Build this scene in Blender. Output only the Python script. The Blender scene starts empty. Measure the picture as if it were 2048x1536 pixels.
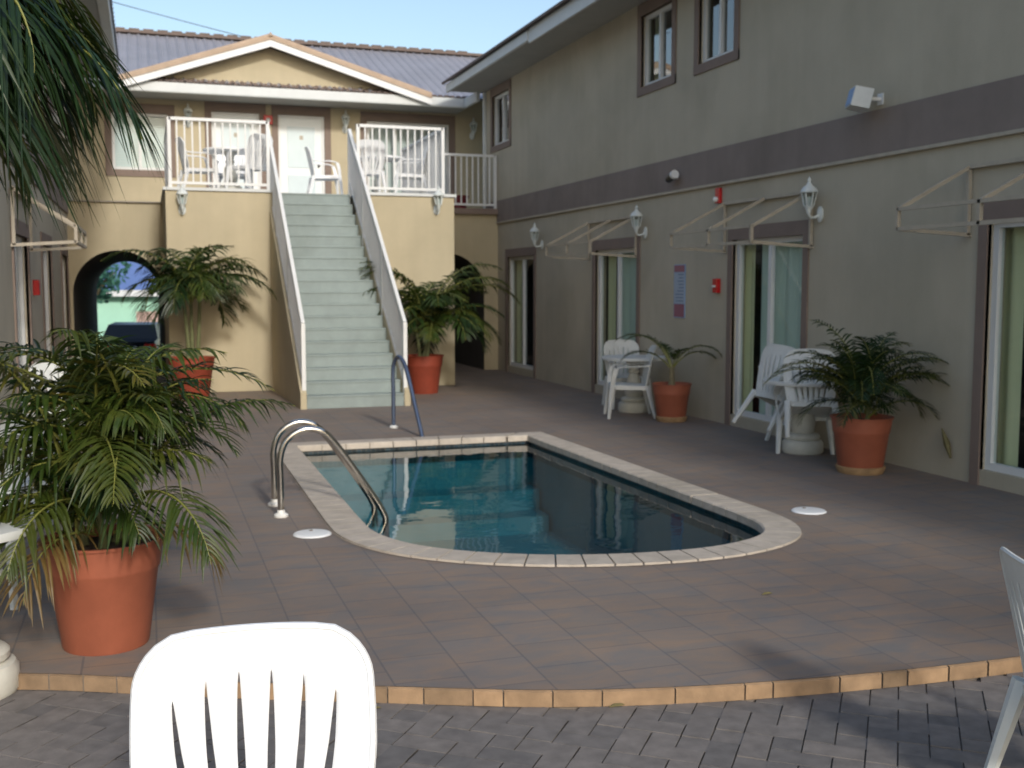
import bpy, bmesh, math, random
from math import sin, cos, pi, radians, sqrt
from mathutils import Vector, Matrix, noise
random.seed(7)
S = bpy.context.scene
C = S.collection
# ---------------------------------------------------------------- camera, sky, sun, exposure
cam = bpy.data.cameras.new('camera'); co = bpy.data.objects.new('camera', cam); C.objects.link(co)
co.location = (0, 0, 1.65)
co.rotation_euler = (radians(90 - 5.17), 0, radians(-18.41))
cam.sensor_width = 36; cam.lens = 38.5; cam.clip_start = 0.05; cam.clip_end = 3000
cam.dof.use_dof = True; cam.dof.focus_distance = 2.45; cam.dof.aperture_fstop = 7.0
S.camera = co
S.render.resolution_x = 1024; S.render.resolution_y = 768
W = bpy.data.worlds.new('World'); S.world = W; W.use_nodes = True
nt = W.node_tree; bg = nt.nodes['Background']
sky = nt.nodes.new('ShaderNodeTexSky'); sky.sky_type = 'NISHITA'; sky.sun_disc = False
sky.sun_elevation = radians(28); sky.sun_rotation = radians(174); sky.air_density = 1.2; sky.dust_density = 2.0; sky.ozone_density = 1.5
nt.links.new(sky.outputs[0], bg.inputs[0]); bg.inputs[1].default_value = 0.15
sl = bpy.data.lights.new('sun', 'SUN'); sl.energy = 1.75; sl.angle = radians(5.0); sl.color = (1, .96, .90)
so = bpy.data.objects.new('sun', sl); C.objects.link(so)
sd = Vector((0.07, -1, 0)).normalized() * cos(radians(28)) + Vector((0, 0, sin(radians(28))))
so.rotation_euler = sd.to_track_quat('Z', 'Y').to_euler()
S.view_settings.view_transform = 'Standard'; S.view_settings.look = 'None'; S.view_settings.exposure = 0.32; S.view_settings.gamma = 1

# ---------------------------------------------------------------- materials
def newmat(name):
    m = bpy.data.materials.new(name); m.use_nodes = True
    return m, m.node_tree, m.node_tree.nodes['Principled BSDF']
def mat(name, col, rough=.6, var=.12, vscale=3., bump=0., bscale=60., metal=0., spec=.5, stain=0., stretch=(1, 1, 1)):
    m, t, p = newmat(name)
    p.inputs['Roughness'].default_value = rough; p.inputs['Metallic'].default_value = metal
    p.inputs['Specular IOR Level'].default_value = spec
    tc = t.nodes.new('ShaderNodeTexCoord'); mp = t.nodes.new('ShaderNodeMapping'); mp.inputs['Scale'].default_value = stretch
    t.links.new(tc.outputs['Object'], mp.inputs[0])
    n = t.nodes.new('ShaderNodeTexNoise'); n.inputs['Scale'].default_value = vscale; n.inputs['Detail'].default_value = 6; n.inputs['Roughness'].default_value = .65
    t.links.new(mp.outputs[0], n.inputs[0])
    r = t.nodes.new('ShaderNodeValToRGB'); a, b = r.color_ramp.elements
    a.position = .3; b.position = .7
    a.color = (*[max(0, c * (1 - var)) for c in col], 1); b.color = (*[min(1, c * (1 + var)) for c in col], 1)
    t.links.new(n.outputs[0], r.inputs[0]); last = r.outputs[0]
    if stain:
        n2 = t.nodes.new('ShaderNodeTexNoise'); n2.inputs['Scale'].default_value = .9; n2.inputs['Detail'].default_value = 8; n2.inputs['Distortion'].default_value = .6
        t.links.new(mp.outputs[0], n2.inputs[0])
        r2 = t.nodes.new('ShaderNodeValToRGB'); r2.color_ramp.elements[0].position = .45; r2.color_ramp.elements[1].position = .72
        r2.color_ramp.elements[0].color = (1, 1, 1, 1); r2.color_ramp.elements[1].color = (1 - stain, 1 - stain, 1 - stain * 1.1, 1)
        t.links.new(n2.outputs[0], r2.inputs[0])
        mx = t.nodes.new('ShaderNodeMixRGB'); mx.blend_type = 'MULTIPLY'; mx.inputs[0].default_value = 1
        t.links.new(last, mx.inputs[1]); t.links.new(r2.outputs[0], mx.inputs[2]); last = mx.outputs[0]
    if 'stucco' in name or 'band' in name:
        mp3 = t.nodes.new('ShaderNodeMapping'); mp3.inputs['Scale'].default_value = (3.2, 3.2, .22); t.links.new(tc.outputs['Object'], mp3.inputs[0])
        n5 = t.nodes.new('ShaderNodeTexNoise'); n5.inputs['Scale'].default_value = 1.6; n5.inputs['Detail'].default_value = 5; t.links.new(mp3.outputs[0], n5.inputs[0])
        r5 = t.nodes.new('ShaderNodeValToRGB'); r5.color_ramp.elements[0].position = .35; r5.color_ramp.elements[1].position = .7
        r5.color_ramp.elements[0].color = (.965, .96, .955, 1); r5.color_ramp.elements[1].color = (1.02, 1.02, 1.015, 1); t.links.new(n5.outputs[0], r5.inputs[0])
        m5 = t.nodes.new('ShaderNodeMixRGB'); m5.blend_type = 'MULTIPLY'; m5.inputs[0].default_value = 1; t.links.new(last, m5.inputs[1]); t.links.new(r5.outputs[0], m5.inputs[2]); last = m5.outputs[0]
    t.links.new(last, p.inputs['Base Color'])
    if bump:
        n3 = t.nodes.new('ShaderNodeTexNoise'); n3.inputs['Scale'].default_value = bscale; n3.inputs['Detail'].default_value = 4
        t.links.new(tc.outputs['Object'], n3.inputs[0])
        bn = t.nodes.new('ShaderNodeBump'); bn.inputs['Strength'].default_value = bump; bn.inputs['Distance'].default_value = .01
        t.links.new(n3.outputs[0], bn.inputs['Height']); t.links.new(bn.outputs[0], p.inputs['Normal'])
    return m
M = {}
M['stucco'] = mat('cream_stucco', (.50, .435, .30), .9, .05, 1.5, .35, 90, stain=.10)
M['stucco_side'] = mat('beige_stucco', (.48, .43, .33), .9, .05, 1.2, .4, 90, stain=.14)
M['band'] = mat('mauve_band', (.245, .20, .175), .9, .08, 2, .3, 90, stain=.15)
M['trim'] = mat('brown_trim', (.225, .17, .14), .85, .08, 3, .2, 90)
M['white'] = mat('white_paint', (.72, .73, .72), .45, .04, 4, .03, 30)
M['whitesoft'] = mat('white_trim', (.62, .64, .63), .6, .06, 3)
M['soffit'] = mat('grey_soffit', (.36, .36, .34), .8, .06, 3)
M['roof'] = mat('roof_metal', (.30, .30, .335), .45, .08, 2, stain=.12)
M['rooftan'] = mat('roof_tan', (.42, .31, .22), .7, .12, 5)
M['ridge'] = mat('ridge_cap', (.13, .095, .08), .7, .2, 6)
M['plastic'] = mat('white_plastic', (.83, .84, .84), .35, .03, 5, .02, 20, stain=.06)
M['plastic_old'] = mat('aged_white_plastic', (.66, .68, .66), .45, .08, 6, .03, 30, stain=.18)
M['cast'] = mat('cast_white_resin', (.62, .61, .54), .6, .1, 6, .15, 40, stain=.2)
M['terra'] = mat('terracotta_plastic', (.33, .10, .055), .5, .12, 5, .1, 30, stain=.18)
M['terra_dark'] = mat('terracotta_clay', (.27, .05, .025), .6, .15, 7, .1, 30, stain=.2)
M['saucer'] = mat('dirty_saucer', (.38, .24, .12), .7, .3, 9)
M['soil'] = mat('potting_soil', (.045, .03, .02), .95, .4, 25, .8, 40)
M['steel'] = mat('stainless_steel', (.62, .60, .55), .16, .05, 8, metal=1)
M['bluerail'] = mat('blue_rail', (.13, .17, .26), .25, .1, 6, metal=.6)
M['chrome'] = mat('white_flange', (.75, .75, .72), .4, .05, 8)
M['coping'] = mat('travertine_coping', (.50, .44, .37), .75, .16, 7, .25, 60, stain=.25)
M['grout'] = mat('grout', (.24, .20, .165), .95, .2, 9)
M['stair'] = mat('painted_concrete', (.27, .32, .31), .8, .08, 5, .25, 60, stain=.16)
M['concrete'] = mat('concrete', (.34, .31, .27), .85, .12, 4, .3, 50, stain=.2)
M['lantern'] = mat('white_lantern_metal', (.66, .70, .68), .45, .08, 9)
M['red'] = mat('red_enamel', (.5, .012, .015), .35, .1, 9)
M['black'] = mat('black_plastic', (.012, .013, .014), .35, .2, 9)
M['frame'] = mat('awning_tube', (.42, .37, .29), .55, .12, 9)
M['passage'] = mat('passage_shade', (.055, .05, .045), .9, .2, 3)  # near-black base colour stands in for the shade deep inside the passages
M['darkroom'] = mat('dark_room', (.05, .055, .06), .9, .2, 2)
M['curtain'] = mat('sheer_curtain', (.60, .70, .60), .9, .10, 2, stretch=(1, 1, .1))
M['curtain_y'] = mat('cream_curtain', (.72, .70, .42), .9, .1, 2, stretch=(1, 1, .1))
M['door'] = mat('white_door', (.76, .80, .80), .4, .03, 3)
M['doorpanel'] = mat('frosted_panel', (.60, .70, .73), .3, .04, 3)
M['cable'] = mat('cable', (.05, .05, .06), .6)
M['asphalt'] = mat('asphalt', (.055, .055, .055), .9, .2, 6, .5, 80)
M['carpaint'] = mat('black_car_paint', (.008, .010, .016), .15, .1, 4)
M['tyre'] = mat('tyre_rubber', (.015, .015, .015), .8)
M['taillight'] = mat('tail_light', (.55, .02, .01), .2)
M['mint'] = mat('mint_wall', (.42, .72, .55), .85, .05, 2)
M['pinkwall'] = mat('pink_wall', (.60, .42, .36), .85, .05, 2)
M['blueroof'] = mat('blue_roof', (.13, .20, .42), .6, .08, 2)
M['bark'] = mat('palm_bark', (.20, .17, .10), .9, .25, 14, .6, 40)
M['crownshaft'] = mat('green_palm_stem', (.13, .14, .06), .6, .25, 10)
M['rachis'] = mat('frond_stalk', (.19, .20, .045), .5, .25, 8)
M['litter'] = mat('dry_leaf', (.14, .12, .05), .8, .3, 20)
M['plaster'] = mat('pool_plaster', (.17, .35, .40), .8, .08, 3, .1, 30)
M['purple'] = mat('dark_red_pot', (.16, .012, .02), .5)
M['blueplastic'] = mat('pale_blue_plastic', (.25, .38, .60), .5)
def leafmat(name, c1, c2, c3):
    m, t, p = newmat(name)
    g = t.nodes.new('ShaderNodeObjectInfo'); tc = t.nodes.new('ShaderNodeTexCoord')
    n = t.nodes.new('ShaderNodeTexNoise'); n.inputs['Scale'].default_value = 9; n.inputs['Detail'].default_value = 3
    t.links.new(tc.outputs['Object'], n.inputs[0])
    ad = t.nodes.new('ShaderNodeMath'); ad.operation = 'MULTIPLY_ADD'; ad.inputs[1].default_value = .5; t.links.new(g.outputs['Random'], ad.inputs[0])
    mu = t.nodes.new('ShaderNodeMath'); mu.operation = 'MULTIPLY_ADD'; mu.inputs[1].default_value = 1.1; mu.inputs[2].default_value = -.3; t.links.new(n.outputs[0], mu.inputs[0])
    t.links.new(mu.outputs[0], ad.inputs[2])
    r = t.nodes.new('ShaderNodeValToRGB'); r.color_ramp.elements[0].color = (*c1, 1); r.color_ramp.elements[1].color = (*c3, 1)
    e = r.color_ramp.elements.new(.5); e.color = (*c2, 1)
    t.links.new(ad.outputs[0], r.inputs[0]); t.links.new(r.outputs[0], p.inputs['Base Color'])
    p.inputs['Roughness'].default_value = .42
    tr = t.nodes.new('ShaderNodeBsdfTranslucent'); t.links.new(r.outputs[0], tr.inputs[0])
    mx = t.nodes.new('ShaderNodeMixShader'); mx.inputs[0].default_value = .25
    o = t.nodes['Material Output']; t.links.new(p.outputs[0], mx.inputs[1]); t.links.new(tr.outputs[0], mx.inputs[2]); t.links.new(mx.outputs[0], o.inputs[0])
    return m
M['leaf'] = leafmat('palm_leaf', (.012, .030, .005), (.036, .064, .009), (.10, .105, .014))
M['leafdark'] = leafmat('dark_palm_leaf', (.008, .024, .006), (.016, .042, .009), (.04, .065, .012))
M['leafyel'] = leafmat('yellow_green_palm_leaf', (.022, .042, .007), (.055, .075, .011), (.14, .115, .018))
M['leaftree'] = leafmat('tree_leaf', (.04, .12, .07), (.07, .2, .13), (.10, .26, .18))
def glassmat(name, tint, refl=1.0, ior=1.5, bump=0., bsc=4., rough=.01):
    m, t, p = newmat(name); t.nodes.remove(p); o = t.nodes['Material Output']
    tr = t.nodes.new('ShaderNodeBsdfTransparent'); tr.inputs[0].default_value = (*tint, 1)
    gl = t.nodes.new('ShaderNodeBsdfGlossy'); gl.inputs['Roughness'].default_value = rough
    geo = t.nodes.new('ShaderNodeNewGeometry'); dt = t.nodes.new('ShaderNodeVectorMath'); dt.operation = 'DOT_PRODUCT'
    t.links.new(geo.outputs['Normal'], dt.inputs[0]); t.links.new(geo.outputs['Incoming'], dt.inputs[1])
    def mth(op, x, y):
        n_ = t.nodes.new('ShaderNodeMath'); n_.operation = op
        for i_, v_ in enumerate((x, y)):
            if v_ is None: continue
            if isinstance(v_, (int, float)): n_.inputs[i_].default_value = v_
            else: t.links.new(v_, n_.inputs[i_])
        return n_
    f0 = ((ior - 1) / (ior + 1)) ** 2
    ab = mth('ABSOLUTE', dt.outputs['Value'], None); om = mth('SUBTRACT', 1.0, ab.outputs[0]); pw = mth('POWER', om.outputs[0], 5.0)
    fr = mth('MULTIPLY_ADD', pw.outputs[0], 1 - f0); fr.inputs[2].default_value = f0
    mx = t.nodes.new('ShaderNodeMixShader')
    if refl != 1.0:
        ml = t.nodes.new('ShaderNodeMath'); ml.operation = 'MULTIPLY'; ml.inputs[1].default_value = refl; ml.use_clamp = True
        t.links.new(fr.outputs[0], ml.inputs[0]); t.links.new(ml.outputs[0], mx.inputs[0])
    else: t.links.new(fr.outputs[0], mx.inputs[0])
    t.links.new(tr.outputs[0], mx.inputs[1]); t.links.new(gl.outputs[0], mx.inputs[2]); t.links.new(mx.outputs[0], o.inputs[0])
    if bump:
        tc = t.nodes.new('ShaderNodeTexCoord'); mp = t.nodes.new('ShaderNodeMapping'); mp.inputs['Scale'].default_value = (1, 1.3, 1)
        t.links.new(tc.outputs['Object'], mp.inputs[0])
        n = t.nodes.new('ShaderNodeTexNoise'); n.inputs['Scale'].default_value = bsc; n.inputs['Detail'].default_value = 2
        t.links.new(mp.outputs[0], n.inputs[0])
        b = t.nodes.new('ShaderNodeBump'); b.inputs['Strength'].default_value = bump; b.inputs['Distance'].default_value = .02
        t.links.new(n.outputs[0], b.inputs['Height']); t.links.new(b.outputs[0], gl.inputs['Normal']); t.links.new(b.outputs[0], dt.inputs[0])
    return m
M['glass'] = glassmat('window_glass', (.82, .88, .87), .9)
M['glass_sky'] = glassmat('upper_window_glass', (.55, .62, .62), 3.2)
M['lampglass'] = glassmat('lantern_glass', (.8, .85, .85), 1.5)
M['water'] = glassmat('pool_water', (.27, .57, .63), 1.2, 1.345, .12, 3.0)
def tilemat():
    m, t, p = newmat('deck_tiles'); tc = t.nodes.new('ShaderNodeTexCoord')
    mp = t.nodes.new('ShaderNodeMapping'); mp.inputs['Rotation'].default_value = (0, 0, radians(90)); t.links.new(tc.outputs['Object'], mp.inputs[0])
    b = t.nodes.new('ShaderNodeTexBrick'); b.offset = .5; b.inputs['Scale'].default_value = 1; b.inputs['Brick Width'].default_value = .31; b.inputs['Row Height'].default_value = .31
    b.inputs['Mortar Size'].default_value = .005; b.inputs['Mortar Smooth'].default_value = .3
    b.inputs['Color1'].default_value = (.23, .205, .182, 1); b.inputs['Color2'].default_value = (.215, .19, .166, 1); b.inputs['Mortar'].default_value = (.155, .15, .148, 1)
    t.links.new(mp.outputs[0], b.inputs[0])
    n = t.nodes.new('ShaderNodeTexNoise'); n.inputs['Scale'].default_value = 3.2; n.inputs['Detail'].default_value = 7; n.inputs['Roughness'].default_value = .6; n.inputs['Distortion'].default_value = .8
    mp2 = t.nodes.new('ShaderNodeMapping'); mp2.inputs['Scale'].default_value = (1, 2.2, 1); t.links.new(tc.outputs['Object'], mp2.inputs[0]); t.links.new(mp2.outputs[0], n.inputs[0])
    r = t.nodes.new('ShaderNodeValToRGB'); r.color_ramp.elements[0].position = .32; r.color_ramp.elements[1].position = .72
    r.color_ramp.elements[0].color = (.84, .87, .93, 1); r.color_ramp.elements[1].color = (1.25, 1.0, .82, 1)
    t.links.new(n.outputs[0], r.inputs[0])
    mx = t.nodes.new('ShaderNodeMixRGB'); mx.blend_type = 'MULTIPLY'; mx.inputs[0].default_value = 1
    t.links.new(b.outputs[0], mx.inputs[1]); t.links.new(r.outputs[0], mx.inputs[2]); last = mx.outputs[0]
    n4 = t.nodes.new('ShaderNodeTexNoise'); n4.inputs['Scale'].default_value = .7; n4.inputs['Detail'].default_value = 5; t.links.new(tc.outputs['Object'], n4.inputs[0])
    r4 = t.nodes.new('ShaderNodeValToRGB'); r4.color_ramp.elements[0].position = .3; r4.color_ramp.elements[1].position = .7
    r4.color_ramp.elements[0].color = (.82, .82, .84, 1); r4.color_ramp.elements[1].color = (1.1, 1.1, 1.08, 1); t.links.new(n4.outputs[0], r4.inputs[0])
    m4 = t.nodes.new('ShaderNodeMixRGB'); m4.blend_type = 'MULTIPLY'; m4.inputs[0].default_value = 1; t.links.new(last, m4.inputs[1]); t.links.new(r4.outputs[0], m4.inputs[2])
    t.links.new(m4.outputs[0], p.inputs['Base Color']); p.inputs['Roughness'].default_value = .72
    bp = t.nodes.new('ShaderNodeBump'); bp.inputs['Strength'].default_value = .3; bp.inputs['Distance'].default_value = .004; bp.invert = True
    t.links.new(b.outputs['Fac'], bp.inputs['Height'])
    n3 = t.nodes.new('ShaderNodeTexNoise'); n3.inputs['Scale'].default_value = 70; t.links.new(tc.outputs['Object'], n3.inputs[0])
    b2 = t.nodes.new('ShaderNodeBump'); b2.inputs['Strength'].default_value = .25; b2.inputs['Distance'].default_value = .004
    t.links.new(n3.outputs[0], b2.inputs['Height']); t.links.new(bp.outputs[0], b2.inputs['Normal']); t.links.new(b2.outputs[0], p.inputs['Normal'])
    return m
M['tiles'] = tilemat()
def attrmat(name, col, var, rough=.85, bump=.3, tintvar=.06):
    m, t, p = newmat(name); a = t.nodes.new('ShaderNodeAttribute'); a.attribute_name = 'tone'
    r = t.nodes.new('ShaderNodeValToRGB'); r.color_ramp.elements[0].color = (*[c * (1 - var) for c in col], 1)
    r.color_ramp.elements[1].color = (col[0] * (1 + var + tintvar), col[1] * (1 + var), col[2] * (1 + var - tintvar), 1); t.links.new(a.outputs['Fac'], r.inputs[0])
    tc = t.nodes.new('ShaderNodeTexCoord'); n = t.nodes.new('ShaderNodeTexNoise'); n.inputs['Scale'].default_value = 14; n.inputs['Detail'].default_value = 6; t.links.new(tc.outputs['Object'], n.inputs[0])
    r2 = t.nodes.new('ShaderNodeValToRGB'); r2.color_ramp.elements[0].position = .25; r2.color_ramp.elements[1].position = .75; r2.color_ramp.elements[0].color = (.72, .72, .72, 1); r2.color_ramp.elements[1].color = (1.15, 1.15, 1.15, 1)
    t.links.new(n.outputs[0], r2.inputs[0])
    mx = t.nodes.new('ShaderNodeMixRGB'); mx.blend_type = 'MULTIPLY'; mx.inputs[0].default_value = 1; t.links.new(r.outputs[0], mx.inputs[1]); t.links.new(r2.outputs[0], mx.inputs[2]); t.links.new(mx.outputs[0], p.inputs['Base Color'])
    p.inputs['Roughness'].default_value = rough
    bp = t.nodes.new('ShaderNodeBump'); bp.inputs['Strength'].default_value = bump; bp.inputs['Distance'].default_value = .004
    n3 = t.nodes.new('ShaderNodeTexNoise'); n3.inputs['Scale'].default_value = 90; t.links.new(tc.outputs['Object'], n3.inputs[0]); t.links.new(n3.outputs[0], bp.inputs['Height']); t.links.new(bp.outputs[0], p.inputs['Normal'])
    return m
M['paver'] = attrmat('grey_pavers', (.17, .16, .155), .16)
M['riser'] = attrmat('orange_riser_tiles', (.31, .21, .125), .28)
M['bluetile'] = attrmat('waterline_tiles', (.045, .075, .10), .5, .3, .1)

# ---------------------------------------------------------------- mesh helpers
def V(*a): return Vector(a)
class MB:
    def __init__(s): s.bm = bmesh.new()
    def face(s, pts):
        try: return s.bm.faces.new([s.bm.verts.new(p) for p in pts])
        except ValueError: return None
    def box(s, x0, x1, y0, y1, z0, z1, mtx=None):
        P = [V(x, y, z) for x in (x0, x1) for y in (y0, y1) for z in (z0, z1)]
        if mtx is not None: P = [mtx @ p for p in P]
        v = [s.bm.verts.new(p) for p in P]
        for f in ((0, 1, 3, 2), (4, 6, 7, 5), (0, 4, 5, 1), (2, 3, 7, 6), (0, 2, 6, 4), (1, 5, 7, 3)): s.bm.faces.new([v[i] for i in f])
        return s
    def bar(s, a, b, w, h=None, up=(0, 0, 1)):
        a = Vector(a); b = Vector(b); h = h or w; d = (b - a); L = d.length; d.normalize(); u = Vector(up)
        if abs(d.dot(u)) > .98: u = V(0, 1, 0)
        x = d.cross(u).normalized(); y = x.cross(d)
        m = Matrix((x, y, d)).transposed().to_4x4(); m.translation = a
        return s.box(-w / 2, w / 2, -h / 2, h / 2, 0, L, m)
    def tube(s, pts, r, n=8, cap=True):
        pts = [Vector(p) for p in pts]; rr = r if isinstance(r, (list, tuple)) else [r] * len(pts)
        rings = []; u = None
        for i, p in enumerate(pts):
            d = (pts[min(i + 1, len(pts) - 1)] - pts[max(i - 1, 0)]).normalized()
            if u is None:
                u = V(0, 0, 1) if abs(d.z) < .9 else V(1, 0, 0)
            x = (u - d * u.dot(d)).normalized(); u = x; y = d.cross(x)
            rings.append([s.bm.verts.new(p + (x * cos(2 * pi * k / n) + y * sin(2 * pi * k / n)) * rr[i]) for k in range(n)])
        for a, b in zip(rings, rings[1:]):
            for k in range(n): s.bm.faces.new((a[k], a[(k + 1) % n], b[(k + 1) % n], b[k]))
        if cap: s.bm.faces.new(rings[0][::-1]); s.bm.faces.new(rings[-1])
        return s
    def lathe(s, prof, n=24, c=(0, 0, 0), mtx=None, sx=1, sy=1):
        rings = []
        for r, z in prof:
            ring = []
            for k in range(n):
                p = V(c[0] + r * cos(2 * pi * k / n) * sx, c[1] + r * sin(2 * pi * k / n) * sy, c[2] + z)
                ring.append(s.bm.verts.new(mtx @ p if mtx is not None else p))
            rings.append(ring)
        for a, b in zip(rings, rings[1:]):
            for k in range(n): s.bm.faces.new((a[k], a[(k + 1) % n], b[(k + 1) % n], b[k]))
        if prof[0][0] > 1e-4: s.bm.faces.new(rings[0][::-1])
        if prof[-1][0] > 1e-4: s.bm.faces.new(rings[-1])
        return s
    def build(s, name, m, parent=None, smooth=False, bevel=0., loc=None, kind=None):
        bm = s.bm
        bmesh.ops.remove_doubles(bm, verts=bm.verts, dist=1e-5) if smooth else None
        bmesh.ops.recalc_face_normals(bm, faces=bm.faces)
        me = bpy.data.meshes.new(name); bm.to_mesh(me); bm.free()
        me.materials.append(M[m] if isinstance(m, str) else m)
        if smooth:
            me.shade_smooth()
            try: me.set_sharp_from_angle(angle=radians(40))
            except Exception: pass
        o = bpy.data.objects.new(name, me); C.objects.link(o)
        if parent: o.parent = parent
        if loc: o.location = loc
        if bevel:
            b = o.modifiers.new('bevel', 'BEVEL'); b.width = bevel; b.segments = 2; b.limit_method = 'ANGLE'; b.angle_limit = radians(40)
        if kind: o['kind'] = kind
        return o
def tag(o, label, cat, group=None):
    o['label'] = label; o['category'] = cat
    if group: o['group'] = group
    return o
def thing(name, label, cat, loc=(0, 0, 0), rotz=0, group=None):
    o = bpy.data.objects.new(name, None); o.empty_display_size = .2; C.objects.link(o); o.location = loc; o.rotation_euler = (0, 0, rotz)
    return tag(o, label, cat, group)
def copy_tree(o, parent=None):
    c = o.copy(); C.objects.link(c); c.parent = parent
    for ch in [x for x in ALL if x.parent == o]: copy_tree(ch, c)
    return c
def dup(o, label, loc, rotz=0, rot=None, scale=None):
    global ALL
    ALL = list(C.objects)
    c = copy_tree(o); c['label'] = label; c.location = loc; c.rotation_euler = rot if rot else (0, 0, rotz)
    if scale: c.scale = (scale,) * 3
    return c
def tones(o):
    me = o.data; a = me.attributes.new('tone', 'FLOAT', 'FACE'); random.seed(3)
    n = len(me.polygons); vals = [0] * n
    # faces come in islands: same tone for every face of a piece
    par = list(range(len(me.vertices)))
    def f(i):
        while par[i] != i: par[i] = par[par[i]]; i = par[i]
        return i
    for p in me.polygons:
        v = p.vertices
        for k in v[1:]: par[f(k)] = f(v[0])
    t = {}
    for p in me.polygons:
        r = f(p.vertices[0]); t.setdefault(r, random.random()); vals[p.index] = t[r]
    a.data.foreach_set('value', vals)

def wall_open(mb, axis, c, t, u0, u1, z0, z1, ops):
    """wall sheet with openings; axis 'x': plane at x=c spanning y; axis 'y': plane at y=c spanning x; t = signed thickness"""
    us = sorted({u0, u1, *[o[0] for o in ops], *[o[1] for o in ops]}); zs = sorted({z0, z1, *[o[2] for o in ops], *[o[3] for o in ops]})
    P = (lambda u, z, d: V(c + d, u, z)) if axis == 'x' else (lambda u, z, d: V(u, c + d, z))
    def op(i, j):
        if i < 0 or j < 0 or i >= len(us) - 1 or j >= len(zs) - 1: return None
        um = (us[i] + us[i + 1]) / 2; zm = (zs[j] + zs[j + 1]) / 2
        return any(o[0] < um < o[1] and o[2] < zm < o[3] for o in ops)
    for i in range(len(us) - 1):
        for j in range(len(zs) - 1):
            if op(i, j): continue
            a, b, e, f = us[i], us[i + 1], zs[j], zs[j + 1]
            mb.face([P(a, e, 0), P(b, e, 0), P(b, f, 0), P(a, f, 0)]); mb.face([P(a, e, t), P(a, f, t), P(b, f, t), P(b, e, t)])
            if op(i - 1, j) in (True, None): mb.face([P(a, e, 0), P(a, f, 0), P(a, f, t), P(a, e, t)])
            if op(i + 1, j) in (True, None): mb.face([P(b, e, 0), P(b, e, t), P(b, f, t), P(b, f, 0)])
            if op(i, j - 1) in (True, None): mb.face([P(a, e, 0), P(a, e, t), P(b, e, t), P(b, e, 0)])
            if op(i, j + 1) in (True, None): mb.face([P(a, f, 0), P(b, f, 0), P(b, f, t), P(a, f, t)])

# ---------------------------------------------------------------- ground, deck, pool
# pool outline (inner edge of coping), counter-clockwise from back left
PX0, PX1, PYB, PYS = 1.38, 3.98, 11.2, 7.35
def catmull(P, n=6):
    out = []
    for i in range(len(P) - 1):
        p0 = Vector(P[max(i - 1, 0)]); p1 = Vector(P[i]); p2 = Vector(P[i + 1]); p3 = Vector(P[min(i + 2, len(P) - 1)])
        for k in range(n):
            t = k / n
            out.append(.5 * ((2 * p1) + (-p0 + p2) * t + (2 * p0 - 5 * p1 + 4 * p2 - p3) * t * t + (-p0 + 3 * p1 - 3 * p2 + p3) * t ** 3))
    out.append(Vector(P[-1])); return out
_base = [V2 for V2 in [(1.41, PYB)]] + [(1.405 - .03 * k / 8, PYB - (PYB - 7.75) * k / 8) for k in range(1, 9)]
_curve = catmull([(1.375, 7.75), (1.375, 7.45), (1.385, 7.15), (1.45, 6.88), (1.60, 6.60), (1.88, 6.34), (2.28, 6.13), (2.75, 6.01), (3.22, 5.99), (3.58, 6.08), (3.84, 6.25), (3.97, 6.50), (4.005, 6.80), (4.0, 7.15), (3.99, 7.5)], 4)
_base += [tuple(p) for p in _curve[1:]] + [(3.99 - .08 * k / 8, 7.5 + (PYB - 7.5) * k / 8) for k in range(1, 9)]
def pool_outline(off=0., n=28):
    N_ = len(_base); out = []
    for i in range(N_):
        p = Vector(_base[i]); a_ = (p - Vector(_base[i - 1])).normalized(); b_ = (Vector(_base[(i + 1) % N_]) - p).normalized()
        na = Vector((a_.y, -a_.x)); nb = Vector((b_.y, -b_.x)); m_ = (na + nb); m_ /= max(.3, 1 + na.dot(nb))
        q = p + m_ * off; out.append((q.x, q.y))
    return out
EDGE = [(-9, 7.0), (-4, 5.9), (-2.2, 5.45), (-1.3, 5.2), (-.54, 4.97), (-.03, 4.74), (.45, 4.52), (.95, 4.31), (1.52, 4.08), (2.12, 3.93), (2.81, 3.84), (3.66, 3.80), (4.6, 3.85), (5.6, 3.98), (6.5, 4.2)]
def smooth_curve(P, n=6):
    out = []
    for i in range(len(P) - 1):
        p0 = Vector(P[max(i - 1, 0)]); p1 = Vector(P[i]); p2 = Vector(P[i + 1]); p3 = Vector(P[min(i + 2, len(P) - 1)])
        for k in range(n):
            t = k / n
            out.append(.5 * ((2 * p1) + (-p0 + p2) * t + (2 * p0 - 5 * p1 + 4 * p2 - p3) * t * t + (-p0 + 3 * p1 - 3 * p2 + p3) * t ** 3))
    out.append(Vector(P[-1])); return out
EC = smooth_curve(EDGE)
bm = bmesh.new()
outer = [(p.x, p.y) for p in EC] + [(6.5, 20.4), (6.5, 30.2), (-9, 30.2)]
hole = pool_outline(.21)
edges = []
for loop in (outer, hole):
    vs = [bm.verts.new((x, y, 0)) for x, y in loop]
    edges += [bm.edges.new((vs[i], vs[(i + 1) % len(vs)])) for i in range(len(vs))]
bmesh.ops.triangle_fill(bm, edges=edges, use_beauty=True)
for f in bm.faces:
    if f.normal.z < 0: f.normal_flip()
me = bpy.data.meshes.new('pool_deck'); bm.to_mesh(me); bm.free(); me.materials.append(M['tiles'])
o = bpy.data.objects.new('pool_deck', me); C.objects.link(o); o['kind'] = 'structure'
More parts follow.
